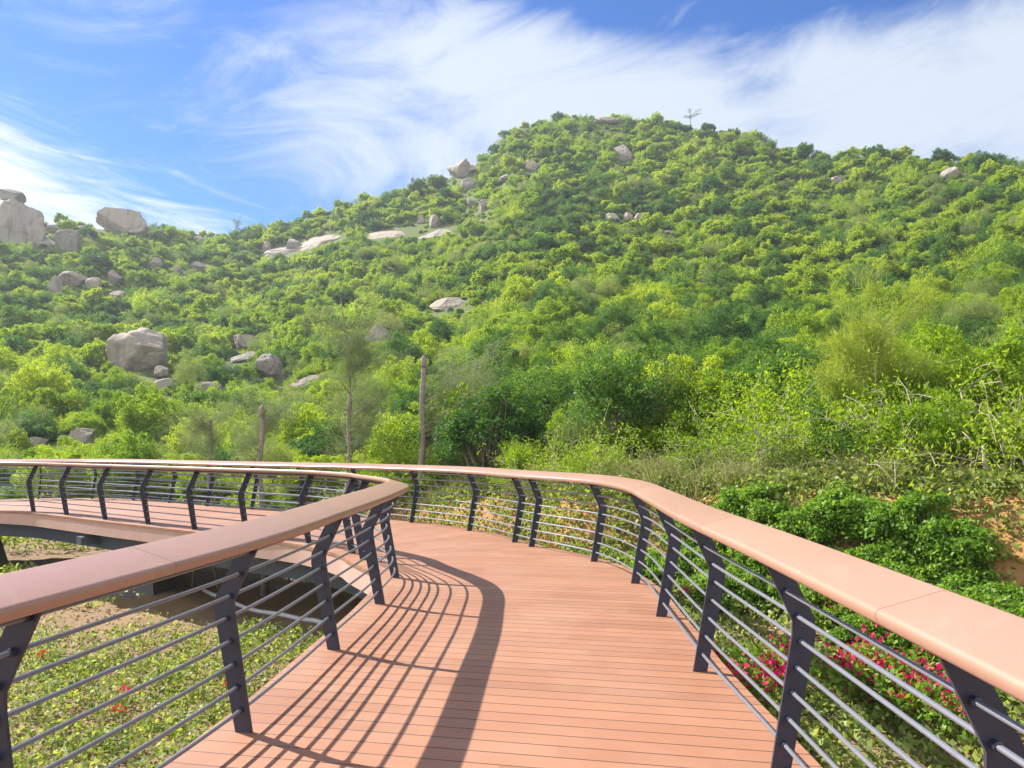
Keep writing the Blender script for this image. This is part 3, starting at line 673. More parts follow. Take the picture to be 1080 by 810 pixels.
# prototypes, unit-like sizes (radius about 1.5 m, height about 2.4 m)
PROTO = {
 'bright': [bush_meshes(100 + i, M['leaf_bright'], 1.5, 2.2, 58, 115, 0.165, 0.5, 0.21) for i in range(3)],
 'mid': [bush_meshes(200 + i, M['leaf_mid'], 1.55, 2.3, 60, 115, 0.16, 0.5, 0.21) for i in range(3)],
 'deep': [bush_meshes(300 + i, M['leaf_deep'], 1.5, 2.5, 62, 120, 0.15, 0.45, 0.22) for i in range(2)],
 'grey': [bush_meshes(400 + i, M['leaf_grey'], 1.4, 2.2, 44, 150, 0.11, 0.28, 0.33) for i in range(2)]}
FINE = {
 'bright': [bush_meshes(500 + i, M['leaf_bright'], 1.5, 2.4, 95, 165, 0.095, 0.5, 0.19) for i in range(3)],
 'mid': [bush_meshes(600 + i, M['leaf_mid'], 1.55, 2.5, 98, 165, 0.09, 0.5, 0.19) for i in range(3)],
 'deep': [bush_meshes(700 + i, M['leaf_deep'], 1.5, 2.7, 100, 170, 0.088, 0.45, 0.20) for i in range(2)],
 'grey': [bush_meshes(800 + i, M['leaf_grey'], 1.4, 2.4, 64, 230, 0.085, 0.22, 0.33, twig=M['twig_pale']) for i in range(2)]}
for k_, m_ in (('bright', 'leaf_bright'), ('mid', 'leaf_mid'), ('deep', 'leaf_deep')):
    PROTO[k_] += [shoot_meshes(1000 + i + len(k_) * 10, M[m_], 1.5, 1.9, 62, 95, 0.165) for i in range(2)]
    FINE[k_] += [shoot_meshes(1100 + i + len(k_) * 10, M[m_], 1.5, 2.0, 90, 170, 0.095) for i in range(2)]
KINDS = ['bright', 'mid', 'deep', 'grey']
LAB = {'bright': ('bright yellow green leafy bush growing thickly on the hillside behind the railing', 'yellow green bushes on the hillside'),
       'mid': ('mid green leafy bush growing thickly on the hillside behind the railing', 'mid green bushes on the hillside'),
       'deep': ('dark green dense bush growing on the hillside behind the railing', 'dark green bushes on the hillside'),
       'grey': ('grey green narrow leaved bush with pale twigs on the hillside behind the railing', 'grey green bushes on the hillside')}
def scatter_points():
    pts = []
    def grid(r0, r1, cell):
        n = int(r1 / cell) + 1
        for ix in range(-n, n + 1):
            for iy in range(-1, n + 1):
                x = (ix + rng0.uniform(-.48, .48)) * cell; y = (iy + rng0.uniform(-.48, .48)) * cell
                r = math.hypot(x, y); a = math.degrees(math.atan2(x, y))
                if r0 <= r < r1 and -78 < a < 74: pts.append((x, y, r, a, cell))
    grid(9, 34, 1.25); grid(34, 80, 1.65); grid(80, 216, 2.0)
    return pts
def kind_at(x, y, a, r):
    w = float(wob(x, y, 0.13, 3.0) + 0.6 * wob(x, y, 0.37, 5.0)); q = rng0.uniform()
    b = 0.42 + 0.16 * w + (0.14 if a > 4 else -0.06); d = 0.22 - 0.10 * w; g = 0.10 + (0.05 if a < 0 and r < 60 else 0)
    if r < 34 and a > -7: b = 0.03; d += (0.32 if a < 11 else 0.16); g -= 0.04
    elif r < 60 and a > -2: b -= 0.22; d += 0.1
    if r > 45 and float(wob(x, y, 0.055, 1.0)) > 0.42: b -= 0.16; d += 0.34
    return 'bright' if q < b else ('deep' if q < b + d else ('grey' if q < b + d + g else 'mid'))
TREES_XY = [(-4.75, 22.2), (-2.4, 20.4), (-6.4, 19.9)]
def build_scrub():
    near = []; far = []
    P = np.array([p[:3] for p in scatter_points()]); cells = P
    aa = np.degrees(np.arctan2(P[:, 0], P[:, 1])); rb = np.interp(aa, B_AZ, B_R); Rs = np.interp(aa, R_AZ, R_R)
    Z = terrain(P[:, 0], P[:, 1])[0]
    dO = lambda x, y: float(np.min(np.hypot(outer.P[:, 0] - x, outer.P[:, 1] - y)))
    for (x, y, r), a, b, rs, z in zip(P, aa, rb, Rs, Z):
        if r < b + 0.55 or r > rs + 5: continue
        if r < 34 and dO(x, y) < 2.6: continue
        if r < 34 and a > 13 and r < b + 1.6 and rng0.uniform() < 0.25: continue
        s = 0.50 + 0.95 * rng0.uniform() ** 1.6
        if r < 34: s *= (0.74 if a > -8 else 0.68) * (0.62 if r < b + 1.5 else 1.0)
        elif r < 50: s *= 0.80
        else: s *= 0.90
        skip = False
        for (rx, ry, rw, rh) in ROCKS:
            dx, dy = x - rx, y - ry; rr = math.hypot(rx, ry); fx, fy = rx / rr, ry / rr
            f = dx * fx + dy * fy; l = abs(dx * fy - dy * fx)
            if l < rw * 0.95 + 0.55 * s and -min(11, 3.2 + 0.035 * rr + 0.5 * rh) < f < rw * 0.9 + 0.6: skip = True; break
            if rr < 110 and l < rw * 1.0 + 0.4 * s and -15 < f < 0: s *= 0.45
        if skip or s < 0.16: continue
        k = kind_at(x, y, a, r)
        if r > rs * 0.86: s *= 0.85 + 0.35 * rng0.uniform()
        (near if abs(a) < 37 and len(near) < 10 ** 9 and r < 45 else far).append((r, x, y, z, s, k))
    near.sort(); sel = near[:300]; rest = near[300:] + far
    m = 19500; A = np.radians(rng0.uniform(-76, 72, m)); Q = np.sqrt(rng0.uniform(0.018, 1, m)) * 214; X, Y = Q * np.sin(A), Q * np.cos(A)
    aa = np.degrees(A); ok = (Q > np.interp(aa, B_AZ, B_R) + 1.2) & (Q < np.interp(aa, R_AZ, R_R) + 2); RK = np.array([r[:3] for r in ROCKS])
    for x, y, q, a, z, g in zip(X, Y, Q, aa, terrain(X, Y)[0], ok):
        if not g or np.any(np.hypot(RK[:, 0] - x, RK[:, 1] - y) < RK[:, 2] * .95 + .2) or (q < 34 and dO(x, y) < 2.6): continue
        rest.append((q, x, y, z - .05, rng0.uniform(.28, .5), 'bright' if rng0.uniform() < .32 else ('mid' if rng0.uniform() < .6 else 'deep')))
    for (r, x, y, z, s, k) in sel:
        i = rng0.integers(len(FINE[k])); fol, br = FINE[k][i]; lab, grp = LAB[k]
        o = empty('bush', (x, y, z - 0.08), rng0.uniform(0, 6.28)); o.scale = (s * rng0.uniform(.9, 1.1), s * rng0.uniform(.9, 1.1), s * rng0.uniform(0.85, 1.25))
        tag(o, lab, 'bush', grp); obj('foliage', fol, None, o); obj('branches', br, None, o)
    # everything farther up: one mass
    src = bpy.data.collections.new('scrub_sources'); order = {}; ki = 0
    for k in KINDS + ['f_' + k for k in KINDS]:
        for (fol, br) in (FINE[k[2:]] if k.startswith('f_') else PROTO[k]):
            o = bpy.data.objects.new('scrub_%02d_plant' % ki, fol); src.objects.link(o); order.setdefault(k, []).append(ki); ki += 1
    n = len(rest); V = np.array([(x, y, z - 0.1) for (r, x, y, z, s, k) in rest]); me = bpy.data.meshes.new('hillside_scrub')
    me.vertices.add(n); me.vertices.foreach_set('co', V.astype(np.float32).ravel())
    at1 = me.attributes.new('sc', 'FLOAT_VECTOR', 'POINT'); S = np.array([(s * rng0.uniform(.9, 1.15), s * rng0.uniform(.9, 1.15), s * rng0.uniform(.7, 1.4)) for (r, x, y, z, s, k) in rest]); at1.data.foreach_set('vector', S.astype(np.float32).ravel())
    at2 = me.attributes.new('rt', 'FLOAT_VECTOR', 'POINT'); Rt = np.array([(rng0.normal(0, .16), rng0.normal(0, .16), rng0.uniform(0, 6.28)) for _ in rest]); at2.data.foreach_set('vector', Rt.astype(np.float32).ravel())
    at3 = me.attributes.new('ix', 'INT', 'POINT'); at3.data.foreach_set('value', np.array([rng0.choice(order[('f_' + k) if r < 85 else k]) for (r, x, y, z, s, k) in rest], np.int32))
    o = obj('hillside_scrub', me, None); tag(o, 'dense mass of green scrub covering the upper hillside up to the skyline', 'scrub', None, 'stuff')
    ng = bpy.data.node_groups.new('scrub', 'GeometryNodeTree'); ng.interface.new_socket('Geometry', in_out='INPUT', socket_type='NodeSocketGeometry'); ng.interface.new_socket('Geometry', in_out='OUTPUT', socket_type='NodeSocketGeometry')
    N = ng.nodes; gi = N.new('NodeGroupInput'); go = N.new('NodeGroupOutput'); ci = N.new('GeometryNodeCollectionInfo'); ip = N.new('GeometryNodeInstanceOnPoints')
    ci.inputs['Collection'].default_value = src; ci.inputs['Separate Children'].default_value = True; ci.inputs['Reset Children'].default_value = True
    def na(nm, dt): q = N.new('GeometryNodeInputNamedAttribute'); q.data_type = dt; q.inputs['Name'].default_value = nm; return q.outputs['Attribute']
    e2r = N.new('FunctionNodeEulerToRotation'); ng.links.new(na('rt', 'FLOAT_VECTOR'), e2r.inputs[0])
    ng.links.new(gi.outputs[0], ip.inputs['Points']); ng.links.new(ci.outputs[0], ip.inputs['Instance']); ip.inputs['Pick Instance'].default_value = True
    ng.links.new(na('ix', 'INT'), ip.inputs['Instance Index']); ng.links.new(e2r.outputs[0], ip.inputs['Rotation']); ng.links.new(na('sc', 'FLOAT_VECTOR'), ip.inputs['Scale'])
    ng.links.new(ip.outputs[0], go.inputs[0])
    md = o.modifiers.new('scatter', 'NODES'); md.node_group = ng
    print('near bushes', len(sel), 'scrub', n)
build_scrub()

# --- young whistling pines (casuarinas) behind the far rail: thick lopped trunks with wispy needles
def wisps(rng, anchors, n_per, length, width, droop=0.25, spread=0.9):
    P = []; D = []
    for a, d in anchors:
        m = n_per; q = np.array(a) + rng.normal(0, 0.05, (m, 3)); dd = np.array(d) + rng.normal(0, spread * 0.45, (m, 3)); dd[:, 2] -= droop * rng.uniform(0, 1, m)
        P.append(q); D.append(dd)
    P = np.vstack(P); D = np.vstack(D); n = len(P); D /= np.linalg.norm(D, axis=1)[:, None]
    S = np.cross(D, rng.normal(0, 1, (n, 3))); S /= np.linalg.norm(S, axis=1)[:, None]; L = length * rng.uniform(.5, 1.3, (n, 1))
    V = np.stack([P - S * width / 2, P + D * L - S * width / 4, P + D * L + S * width / 4, P + S * width / 2], 1); V[:, 1:3, 2] -= 0.12 * L
    return V.reshape(-1, 3), np.arange(n * 4).reshape(-1, 4)
def pine(label, x, y, top, r0, shoots, seed, leader=None, cap=False, green_top=False, nper=10, name='pine_tree'):
    rng = np.random.default_rng(seed); z = tz(x, y); root = empty(name, (x, y, z)); tag(root, label, 'tree')
    h = top - z; mb = MB(); k = 14
    pts = [Vector((0.03 * math.sin(i * 0.9 + seed), 0.03 * math.cos(i * 1.1), h * i / k - 0.2 * (i == 0))) for i in range(k + 1)]
    rad = [r0 * (1.12 - 0.3 * i / k) * (1 + 0.04 * math.sin(i * 2.2)) for i in range(k + 1)]
    mb.tube(pts, rad, 12)
    if leader:
        e = Vector((leader[0], leader[1], leader[2] - z)); s = pts[-1]
        mb.tube([s - Vector((0, 0, .1)), s.lerp(e, .4) + Vector((.06, 0, 0)), s.lerp(e, .75), e], [r0 * .42, r0 * .3, r0 * .2, r0 * .06], 7)
    o = mb.build('trunk', M['bark'], root, True); smooth_by_angle(o, 50)
    if cap:
        mb = MB(); c = pts[-1]; mb.tube([c + Vector((0, 0, q)) for q in (-0.22, -0.16, -0.05, 0.05, 0.10)], [r0 * .8, r0 * 0.98, r0 * 1.02, r0 * 0.85, r0 * .35], 12); q = mb.build('trunk_cap', M['pipe'] if cap == 'pale' else M['twig'], root, True)
    tw = MB(); anchors = []
    for (z0, az, ln, rise) in shoots:
        b = Vector((0, 0, z0 - z)); d = Vector((math.cos(R(az)), math.sin(R(az)), rise)).normalized(); pp = []
        for i in range(9):
            f = i / 8; pp.append(b + d * ln * f + Vector((0, 0, -0.10 * ln * f * f)) + Vector(rng.normal(0, 0.02 * ln, 3)) * f)
        tw.tube(pp, [0.013 * (1 - 0.85 * i / 8) + 0.0025 for i in range(9)], 5)
        for i in range(2, 9):
            for _ in range(4):
                a = pp[i] + Vector(rng.normal(0, 0.10 + .05 * ln, 3)); anchors.append((a, tuple(d * 0.8 + Vector((0, 0, 0.35)) + Vector(rng.normal(0, .5, 3)))))
    tw.build('branches', M['twig'], root, True)
    V, F = wisps(rng, anchors, nper, 0.40, 0.0065); obj('foliage', mesh_np('foliage', V, F, [M['needle']]), None, root)
    return root
shoot = lambda rng, z0, z1, n, l0, l1, az0=0, az1=360: [(rng.uniform(z0, z1), rng.uniform(az0, az1), rng.uniform(l0, l1), rng.uniform(0.25, 1.1)) for _ in range(n)]
rr_ = random.Random(5)
pine('tallest lopped pine with a thin leader and wispy grey green needles behind the far rail', -4.75, 22.2, 2.9, 0.075, shoot(rr_, 1.0, 4.9, 34, 0.7, 1.8), 1, leader=(0.25 * 0 - 0.35, 0, 6.1))
pine('straight topped pine trunk with rounded cap and needles spreading right, behind the far rail', -2.4, 20.4, 3.75, 0.078, shoot(rr_, 1.0, 3.0, 26, 1.2, 2.9, -50, 70), 2, cap=True)
pine('thin lopped trunk with a dark mossy top and few needles at the far rail', -7.15, 21.7, 2.45, 0.07, shoot(rr_, 0.8, 2.2, 12, 0.6, 1.3), 3, cap=True)
pine('short stub of a young pine with faint needles, farthest along the far rail', -9.9, 25.0, 2.2, 0.06, shoot(rr_, 0.6, 2.3, 14, 0.7, 1.5), 4)

# --- slender pale tree with fine foliage on the right
def slender():
    g = at(985, 500); rng = np.random.default_rng(9); x, y = g.x, g.y + 1.6; z = tz(x, y); root = empty('slender_tree', (x, y, z))
    tag(root, 'slender pale stemmed tree with fine light green feathery foliage behind the right railing', 'tree')
    mb = MB(); tw = []
    def limb(p, d, ln, r, lev):
        pts = [p]; q = p.copy(); dd = d.copy()
        for i in range(6):
            dd = (dd + Vector(rng.normal(0, .10, 3)) + Vector((0, 0, .05))).normalized(); q = q + dd * ln / 6; pts.append(q.copy())
        mb.tube(pts, [r * (1 - .7 * i / 6) for i in range(7)], 6, False)
        if lev < 3:
            for k in range(3 if lev else 4):
                i = rng.integers(2, 7); nd = (dd + Vector(rng.normal(0, .55, 3))).normalized(); nd.z = abs(nd.z) * .8 + .1; limb(pts[i], nd.normalized(), ln * rng.uniform(.45, .7), r * .45, lev + 1)
        if lev >= 1:
            for i in range(2, 7):
                for _ in range(3): tw.append((pts[i] + Vector(rng.normal(0, .10, 3)), tuple(dd + Vector((0, 0, .3)) + Vector(rng.normal(0, .5, 3)))))
    limb(Vector((0, 0, -.2)), Vector((-.25, 0, 1)).normalized(), 2.0, .035, 0); limb(Vector((.12, .05, -.2)), Vector((.05, .1, 1)).normalized(), 1.7, .028, 0); limb(Vector((-.1, .0, -.2)), Vector((-.5, -.1, 1)).normalized(), 1.5, .024, 0)
    mb.build('trunk', M['twig_pale'], root, True)
    V, F = wisps(rng, tw, 7, .22, .008, .1); obj('foliage', mesh_np('foliage', V, F, [M['needle_pale']]), None, root)
slender()

# --- twiggy half-bare shrubs with tangled pale stems at the top of the cut bank
def twiggy(seed):
    rng = np.random.default_rng(seed); mb = MB(); anchors = []
    for k in range(13):
        d = Vector((rng.normal(0, .55), rng.normal(0, .4), 1)).normalized(); p = Vector((rng.normal(0, .3), rng.normal(0, .25), -.1)); pts = [p]; ln = rng.uniform(0.8, 1.8)
        for i in range(7):
            d = (d + Vector(rng.normal(0, .16, 3)) + Vector((0, 0, -.035 * i))).normalized(); p = p + d * ln / 7; pts.append(p.copy())
            if i > 1:
                e = p + Vector(rng.normal(0, .22, 3)); mb.tube([p, p.lerp(e, .5) + Vector(rng.normal(0, .03, 3)), e], [.006, .005, .002], 4, False); anchors += [e, p]
        mb.tube(pts, [.013 * (1 - .1 * i) for i in range(8)], 5, False)
    br = mesh_np('branches', mb.v, mb.f, [M['twig_pale']], smooth=True)
    A = np.array([tuple(a) for a in anchors]); P = np.repeat(A, 16, 0) + rng.normal(0, .10, (len(A) * 16, 3)); D = rng.normal(0, 1, P.shape) + np.array([0, 0, .6])
    V, F = leaves(P, D, .075, rng, .35); return mesh_np('foliage', V, F, [M['leaf_mid']]), br
TW = [twiggy(21), twiggy(22), twiggy(23)]
def place_twiggy():
    for i, (u, v, s) in enumerate([(640, 512, .8), (715, 510, .8), (760, 520, .9), (822, 522, 1.0), (862, 515, .9), (905, 512, 1.1), (948, 512, 1.0), (1000, 508, 1.15), (1045, 506, 1.1), (1090, 500, 1.2), (500, 505, .8), (430, 503, .8), (575, 510, .8)]):
        d = px_dir(u, v); a = math.degrees(math.atan2(d.x, d.y)); r = np.interp(a, B_AZ, B_R) + 0.9 + 0.6 * (i % 3); x, y = r * math.sin(R(a)), r * math.cos(R(a))
        o = empty('twiggy_shrub', (x, y, tz(x, y)), i * 1.7); o.scale = (s, s, s)
        tag(o, 'sparse half bare shrub of tangled pale stems on top of the cut earth bank', 'shrub', 'twiggy shrubs along the cut bank'); f, b = TW[i % 3]; obj('foliage', f, None, o); obj('branches', b, None, o)
place_twiggy()

# --- leafy garden shrubs below the bank, right of the boardwalk
GARD = [bush_meshes(900 + i, M['leaf_garden'], 0.75, 0.95, 46, 95, 0.085, 0.72, 0.27, 0.05, twr=.01) for i in range(3)]
def garden():
    rg = random.Random(3)
    for i in range(130):
        a = rg.uniform(9, 44); rb_ = np.interp(a, B_AZ, B_R); r = rb_ - rg.uniform(0.75, 3.2)
        x, y = r * math.sin(R(a)), r * math.cos(R(a))
        if i % 2:
            a = rg.uniform(12, 32); rb_ = np.interp(a, B_AZ, B_R); r = rb_ - rg.uniform(0.45, 1.4); x, y = r * math.sin(R(a)), r * math.cos(R(a))
        if np.min(np.hypot(outer.P[:, 0] - x, outer.P[:, 1] - y)) < 1.35: continue
        if a > 33.5 and r > rb_ - 1.3: continue
        o = empty('leafy_shrub', (x, y, tz(x, y) - .05), rg.uniform(0, 6)); s = rg.uniform(.42, .68); o.scale = (s, s, s * rg.uniform(.8, 1.1))
        tag(o, 'low broad leaved green shrub at the foot of the earth bank', 'shrub', 'leafy shrubs below the earth bank'); f, b = GARD[i % 3]; obj('foliage', f, None, o); obj('branches', b, None, o)
garden()

# --- creeping ground cover, one mass on each side
def dist_deck(X, Y):
    """signed clearance outside the walkway: small values lie under or beside the deck"""
    P = np.vstack([outer.P[::6], inner.P[::6]]); return np.min(np.hypot(X[:, None] - P[None, :, 0], Y[:, None] - P[None, :, 1]), 1)
def inside_deck(X, Y):
    poly = np.vstack([outer.P[::8], inner.P[::-1][::8]]); ins = np.zeros(len(X), bool); j = len(poly) - 1
    for i in range(len(poly)):
        xi, yi = poly[i]; xj, yj = poly[j]; c = ((yi > Y) != (yj > Y)) & (X < (xj - xi) * (Y - yi) / (yj - yi + 1e-12) + xi); ins ^= c; j = i
    return ins
def creeper(name, label, x0, x1, y0, y1, n, seed, mask, size, lift=0.16):
    rng = np.random.default_rng(seed); X = rng.uniform(x0, x1, n); Y = rng.uniform(y0, y1, n)
    # sprigs: leaves gather on runners
    cx = rng.uniform(x0, x1, n // 14); cyy = rng.uniform(y0, y1, n // 14); k = rng.integers(0, len(cx), n); X = cx[k] + rng.normal(0, .09, n); Y = cyy[k] + rng.normal(0, .09, n)
    keep = mask(X, Y, rng) & ~inside_deck(X, Y); X, Y, k = X[keep], Y[keep], k[keep]
    hh = (rng.uniform(0.03, lift, len(cx)) * (0.7 + 0.6 * rng.uniform(size=len(cx))))[k]
    Z = terrain(X, Y)[0] + np.abs(hh + rng.normal(0, .03, len(X)))
    P = np.stack([X, Y, Z], 1); D = rng.normal(0, 1, P.shape); D = D * [.35, .35, 0] + [0, 0, .5]
    V, F = leaves(P, D, size, rng, .7, 0.0, .25, 0.8); o = obj(name, mesh_np(name, V, F, [M['leaf_creeper']])); tag(o, label, 'ground cover', None, 'stuff')
def m_left(X, Y, rng):
    w = wob(X, Y, 1.3, 1.0) * .5 + wob(X, Y, 3.1, 2.2) * .5
    d = 0.84 + .52 * w - sstep(12.2, 14.6, Y + 0.22 * X * 0 + 0.3 * w) * 0.9
    return rng.uniform(0, 1, len(X)) < d
def m_right(X, Y, rng):
    w = wob(X, Y, 1.6, 4.0) * .6 + wob(X, Y, 4.1, 1.2) * .4; return rng.uniform(0, 1, len(X)) < 0.74 + .5 * w
creeper('ground_cover', 'low green creeper carpeting the soil left of the boardwalk', -15.5, -1.5, 0.5, 15.0, 185000, 41, m_left, 0.058, .18)
creeper('ground_cover', 'low green creeper and patches of soil right of the boardwalk below the railing', 1.5, 9.5, 1.5, 14.5, 90000, 42, m_right, 0.066, .22)
creeper('ground_cover', 'low green creeper strip along the outer foot of the railing bend', -4.5, 2.6, 12.0, 19.5, 26000, 43, m_right, 0.075, .25)
def m_bank(X, Y, rng):
    r = np.hypot(X, Y); a = np.degrees(np.arctan2(X, Y)); f = r - np.interp(a, B_AZ, B_R); w = wob(X, Y, 1.9, .3) * .6 + wob(X, Y, 4.6, 3.0) * .4
    return (f > -1.3) & (f < .7) & (a > -8) & (a < 46) & (rng.uniform(0, 1, len(X)) < np.where(a > 33, .12, .76) + .6 * w)
creeper('ground_cover', 'trailing green creeper hanging over the cut earth bank', -3, 9.5, 6, 20, 190000, 45, m_bank, 0.085, .25)
creeper('ground_cover', 'green undergrowth in the hollow beyond and under the far walkway', -38, -2.5, 15.5, 36, 130000, 44, lambda X, Y, r: r.uniform(0, 1, len(X)) < .85 + .4 * wob(X, Y, .9), 0.11, .5)
def litter():
    rng = np.random.default_rng(50); n = 5200; X = np.concatenate([rng.uniform(-9.5, -1.8, n), rng.uniform(1.6, 7, n)]); Y = np.concatenate([rng.uniform(5, 16, n), rng.uniform(2, 13, n)])
    k = ~inside_deck(X, Y); X, Y = X[k], Y[k]; P = np.stack([X, Y, terrain(X, Y)[0] + .015], 1); D = rng.normal(0, 1, P.shape); D[:, 2] *= .15
    V, F = leaves(P, D, .07, rng, .55, 0, .1); tag(obj('fallen_leaves', mesh_np('fallen_leaves', V, F, [M['dry_leaf']])), 'dry brown fallen leaves strewn over the bare soil', 'fallen leaves', None, 'stuff')
litter()
def grass():
    rng = np.random.default_rng(51); P = []; D = []; L = []
    for _ in range(260):
        a = rng.uniform(-12, 42); r = np.interp(a, B_AZ, B_R) + rng.uniform(-.1, 2.0); x, y = r * math.sin(R(a)), r * math.cos(R(a)); m = rng.integers(18, 46); big = rng.uniform(.35, 1.0)
        q = np.array([x, y, 0]) + rng.normal(0, .07, (m, 3)) * [1, 1, 0]; q[:, 2] = terrain(q[:, 0], q[:, 1])[0] - .02; d = rng.normal(0, .38, (m, 3)); d[:, 2] = 1; P.append(q); D.append(d); L.append(big * rng.uniform(.5, 1.1, m))
    P = np.vstack(P); D = np.vstack(D); D /= np.linalg.norm(D, axis=1)[:, None]; L = np.concatenate(L)[:, None]; n = len(P); S = np.cross(D, rng.normal(0, 1, (n, 3))); S /= np.linalg.norm(S, axis=1)[:, None]; w = .006
    H = D * [1, 1, 0]; H /= np.linalg.norm(H, axis=1)[:, None] + 1e-9
    m1 = P + D * L * .55; m2 = P + D * L * .85 + H * L * .28 - np.array([0, 0, 1]) * L * .08
    V = np.stack([P - S * w, P + S * w, m1 + S * w * .9, m1 - S * w * .9, m2], 1).reshape(-1, 3); b = np.arange(n)[:, None] * 5
    F = [list(map(int, f)) for f in np.hstack([b, b + 1, b + 2, b + 3])] + [list(map(int, f)) for f in np.hstack([b + 3, b + 2, b + 4])]
    tag(obj('grass', mesh_np('grass', V, F, [M['straw']])), 'tall pale grass tufts along the top of the earth bank', 'grass', None, 'stuff')
grass()

# --- bougainvilleas and small red flowers
BOUG = []
def boug_mesh(seed, rad, h, n):
    rng = np.random.default_rng(seed); P, D, C = crown_points(rng, rad, h, 16, 60, .05, .35); V, F = leaves(P, D, .07, rng, .65); fol = mesh_np('foliage', V, F, [M['leaf_garden']])
    idx = rng.choice(len(C), 9); Q = np.vstack([np.array(C[i]) + np.array([0, 0, .12]) + rng.normal(0, .08, (n // 9, 3)) for i in idx]); V, F = leaves(Q, rng.normal(0, 1, Q.shape) + [0, 0, .6], .05, rng, .8, 0, .5); fl = mesh_np('blossom', V, F, [M['bract']]); return fol, fl
for i, (u, v, s, lab) in enumerate([(792, 702, 1.0, 'bougainvillea with the densest magenta blooms beside the second post from the near right'), (742, 617, .6, 'small magenta bougainvillea seen between the middle posts of the right railing'),
        (925, 698, .9, 'magenta bougainvillea seen through the near right rods under the broad handrail'), (968, 725, .9, 'long magenta bougainvillea nearest the photographer in the right bed'),
        (985, 742, .7, 'small magenta bougainvillea at the near right edge of the bed'), (572, 562, .55, 'red magenta bougainvillea at the foot of the railing bend'), (593, 566, .5, 'tiny red bougainvillea right of another at the railing bend'),
        (535, 553, .5, 'small red flowering bougainvillea farthest along the railing bend'), (880, 640, .6, 'magenta bougainvillea sprig just under the right handrail')]):
    g = at(u, v + 46 * s); f, b = boug_mesh(60 + i, .55, .5, 420 if s > .8 else 240)
    o = empty('bougainvillea', (g.x, g.y, tz(g.x, g.y)), i); o.scale = (s, s, s); tag(o, lab, 'flowering bush'); obj('foliage', f, None, o); obj('blossom', b, None, o)
def red_flowers():
    rng = np.random.default_rng(77); V0, F0 = None, None
    Q = rng.normal(0, 1, (16, 3)) * [.04, .04, .02] + [0, 0, .22]; V, F = leaves(Q, rng.normal(0, 1, Q.shape) + [0, 0, .8], .045, rng, .8, 0, .4); fl = mesh_np('blossom', V, F, [M['red_flower']])
    mb = MB()
    for k in range(4): mb.tube([(0, 0, -.02), (rng.normal(0, .03), rng.normal(0, .03), .12), tuple(Q[k])], [.004, .004, .002], 4)
    st = mesh_np('stem', mb.v, mb.f, [M['leaf_garden']])
    for u, v in ((126, 768), (133, 745), (42, 706), (238, 738)):
        g = at(u, v); o = empty('red_flower', (g.x, g.y, tz(g.x, g.y)), u); tag(o, 'small red flower head standing in the creeper left of the boardwalk', 'flower', 'red flowers in the left creeper'); obj('blossom', fl, None, o); obj('stem', st, None, o)
red_flowers()

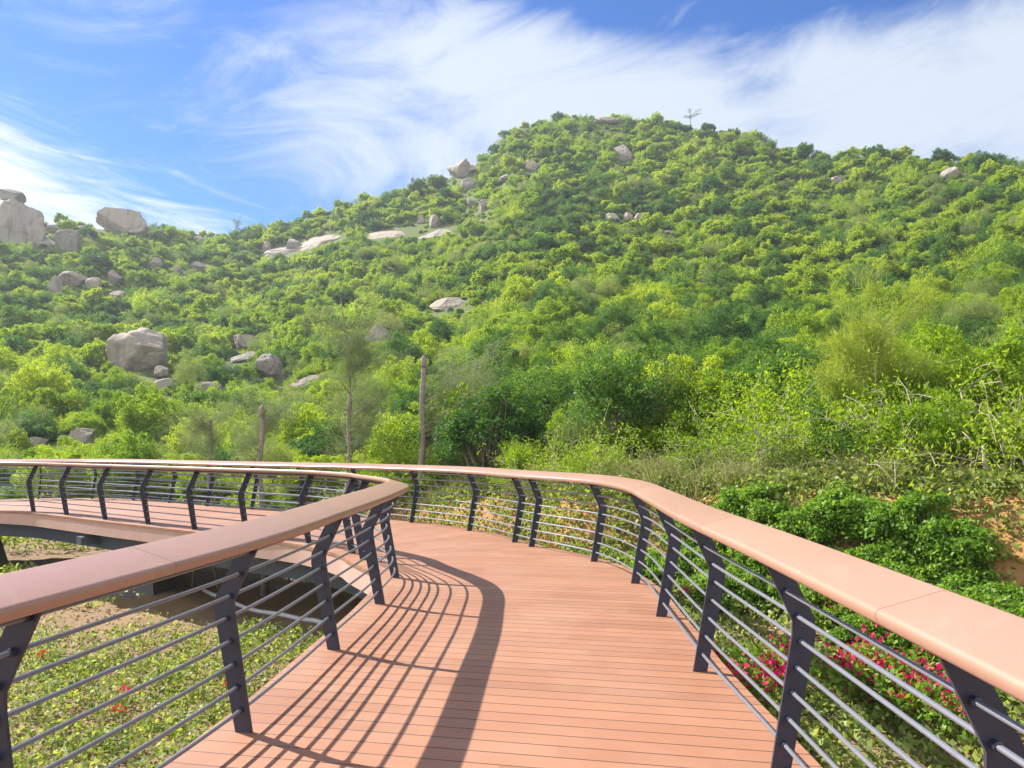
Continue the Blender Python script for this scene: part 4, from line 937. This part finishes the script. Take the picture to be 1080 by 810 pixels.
# --- bits and pieces
def bits():
    def gpt(u, v, z): d = px_dir(u, v); k = (z - CAM_H) / d.z; return Vector((d.x * k, d.y * k, z))
    a = at(243, 636); b = at(348, 661); d = (b - a).normalized(); mb = MB(); pts = [a - d * 1.5 + (b + d * 1.2 - a + d * 1.5) * (i / 12) for i in range(13)]
    mb.tube([(p.x, p.y, tz(p.x, p.y) + .035) for p in pts], .04, 10); tag(mb.build('water_pipe', M['pipe'], None, True), 'long pale plastic pipe lying on shaded soil under the walkway bend', 'pipe')
    # tree stakes under the far walkway
    for i, (u, v0, v1, lean, lab) in enumerate([(279, 628, 590, 0, 'thick brown upright timber stake under the far walkway'), (300, 622, 596, .35, 'thin brown stake leaning right under the far walkway'), (232, 622, 594, -.3, 'thin brown stake leaning left near the footing'), (203, 620, 590, 0.02, 'dark slim upright stake left of the leaning stakes')]):
        g = at(u, v0); h = 1.25; mb = MB(); mb.tube([(g.x, g.y, g.z - .1), (g.x + lean * h * .5, g.y, g.z + h * .5), (g.x + lean * h, g.y, g.z + h)], .085 if i == 0 else .03, 8); tag(mb.build('timber_stake', M['bark'], None, True), lab, 'stake')
    # grey prop leaning behind the bend
    a = gpt(477, 549, -.6); r = 19.0; d = px_dir(459, 510); k = (a.y + .3) / d.y; b = Vector((d.x * k, d.y * k, CAM_H + d.z * k)); mb = MB(); mb.tube([a, a.lerp(b, .5), b], .05, 8); tag(mb.build('prop_pole', M['pipe'], None, True), 'grey prop pole leaning to the left behind the bend of the railing', 'pole')
    # curled root on the bank at the right
    g = at(1046, 512); mb = MB(); mb.tube([g + Vector(q) for q in ((-.1, 0, .55), (-.12, -.05, .3), (-.02, -.1, .1), (.2, -.12, .02), (.5, -.1, .06), (.9, 0, .1), (1.4, .1, .22))], [.02, .03, .036, .036, .03, .026, .02], 8); tag(mb.build('bare_root', M['twig_pale'], None, True), 'pale curled bare root hanging over the earth bank at the right', 'root')
    # thin bare trees on the skyline
    for i, (u, v, h, lab) in enumerate([(250, 240, 22, 'lone thin umbrella shaped tree on the saddle skyline'), (728, 132, 24, 'thin round headed tree rising above the summit skyline')]):
        d = px_dir(u, v); a = math.degrees(math.atan2(d.x, d.y)); r = np.interp(a, R_AZ, R_R) - 2; x, y = r * math.sin(R(a)), r * math.cos(R(a)); z = tz(x, y); H = h * y / FOC * .8 + 1.4; rng = np.random.default_rng(i + 90)
        root = empty('thin_tree', (x, y, z)); tag(root, lab, 'tree'); mb = MB(); mb.tube([(0, 0, -.2), (.1, 0, H * .5), (.05, 0, H * .9)], [.12, .09, .04], 6); A = []
        for k in range(11):
            z0 = H * rng.uniform(.45, .85); e = Vector((rng.normal(0, .26 * H), rng.normal(0, .26 * H), z0 + H * rng.uniform(.08, .25))); mb.tube([(0.08, 0, z0), Vector((0, 0, z0)).lerp(e, .5), e], [.05, .04, .02], 4); A.append(tuple(e)); A.append(tuple(Vector((0, 0, z0)).lerp(e, .7)))
        mb.build('trunk', M['twig'], root, True); A = np.array(A); m = 26; P = np.repeat(A, m, 0) + rng.normal(0, .28, (len(A) * m, 3)) * [1, 1, .5]; V, F = leaves(P, rng.normal(0, 1, P.shape), .22, rng, .45); obj('crown', mesh_np('crown', V, F, [M['leaf_deep']]), None, root)
bits()

# ----------------------------------------------------------------- air
def haze():
    mb = MB(); mb.box((0, 0, 57.5), (440, 440, 64.5)); t = bpy.data.materials.new('haze_air'); t.use_nodes = True; nt = t.node_tree; nt.nodes.clear()
    o = nt.nodes.new('ShaderNodeOutputMaterial'); v = nt.nodes.new('ShaderNodeVolumePrincipled'); v.inputs['Color'].default_value = (0.80, 0.88, 1.0, 1); v.inputs['Density'].default_value = 0.0004; v.inputs['Anisotropy'].default_value = 0.35
    nt.links.new(v.outputs[0], o.inputs['Volume']); tag(mb.build('haze', t), 'thin pale air haze', 'haze', None, 'stuff')
haze()
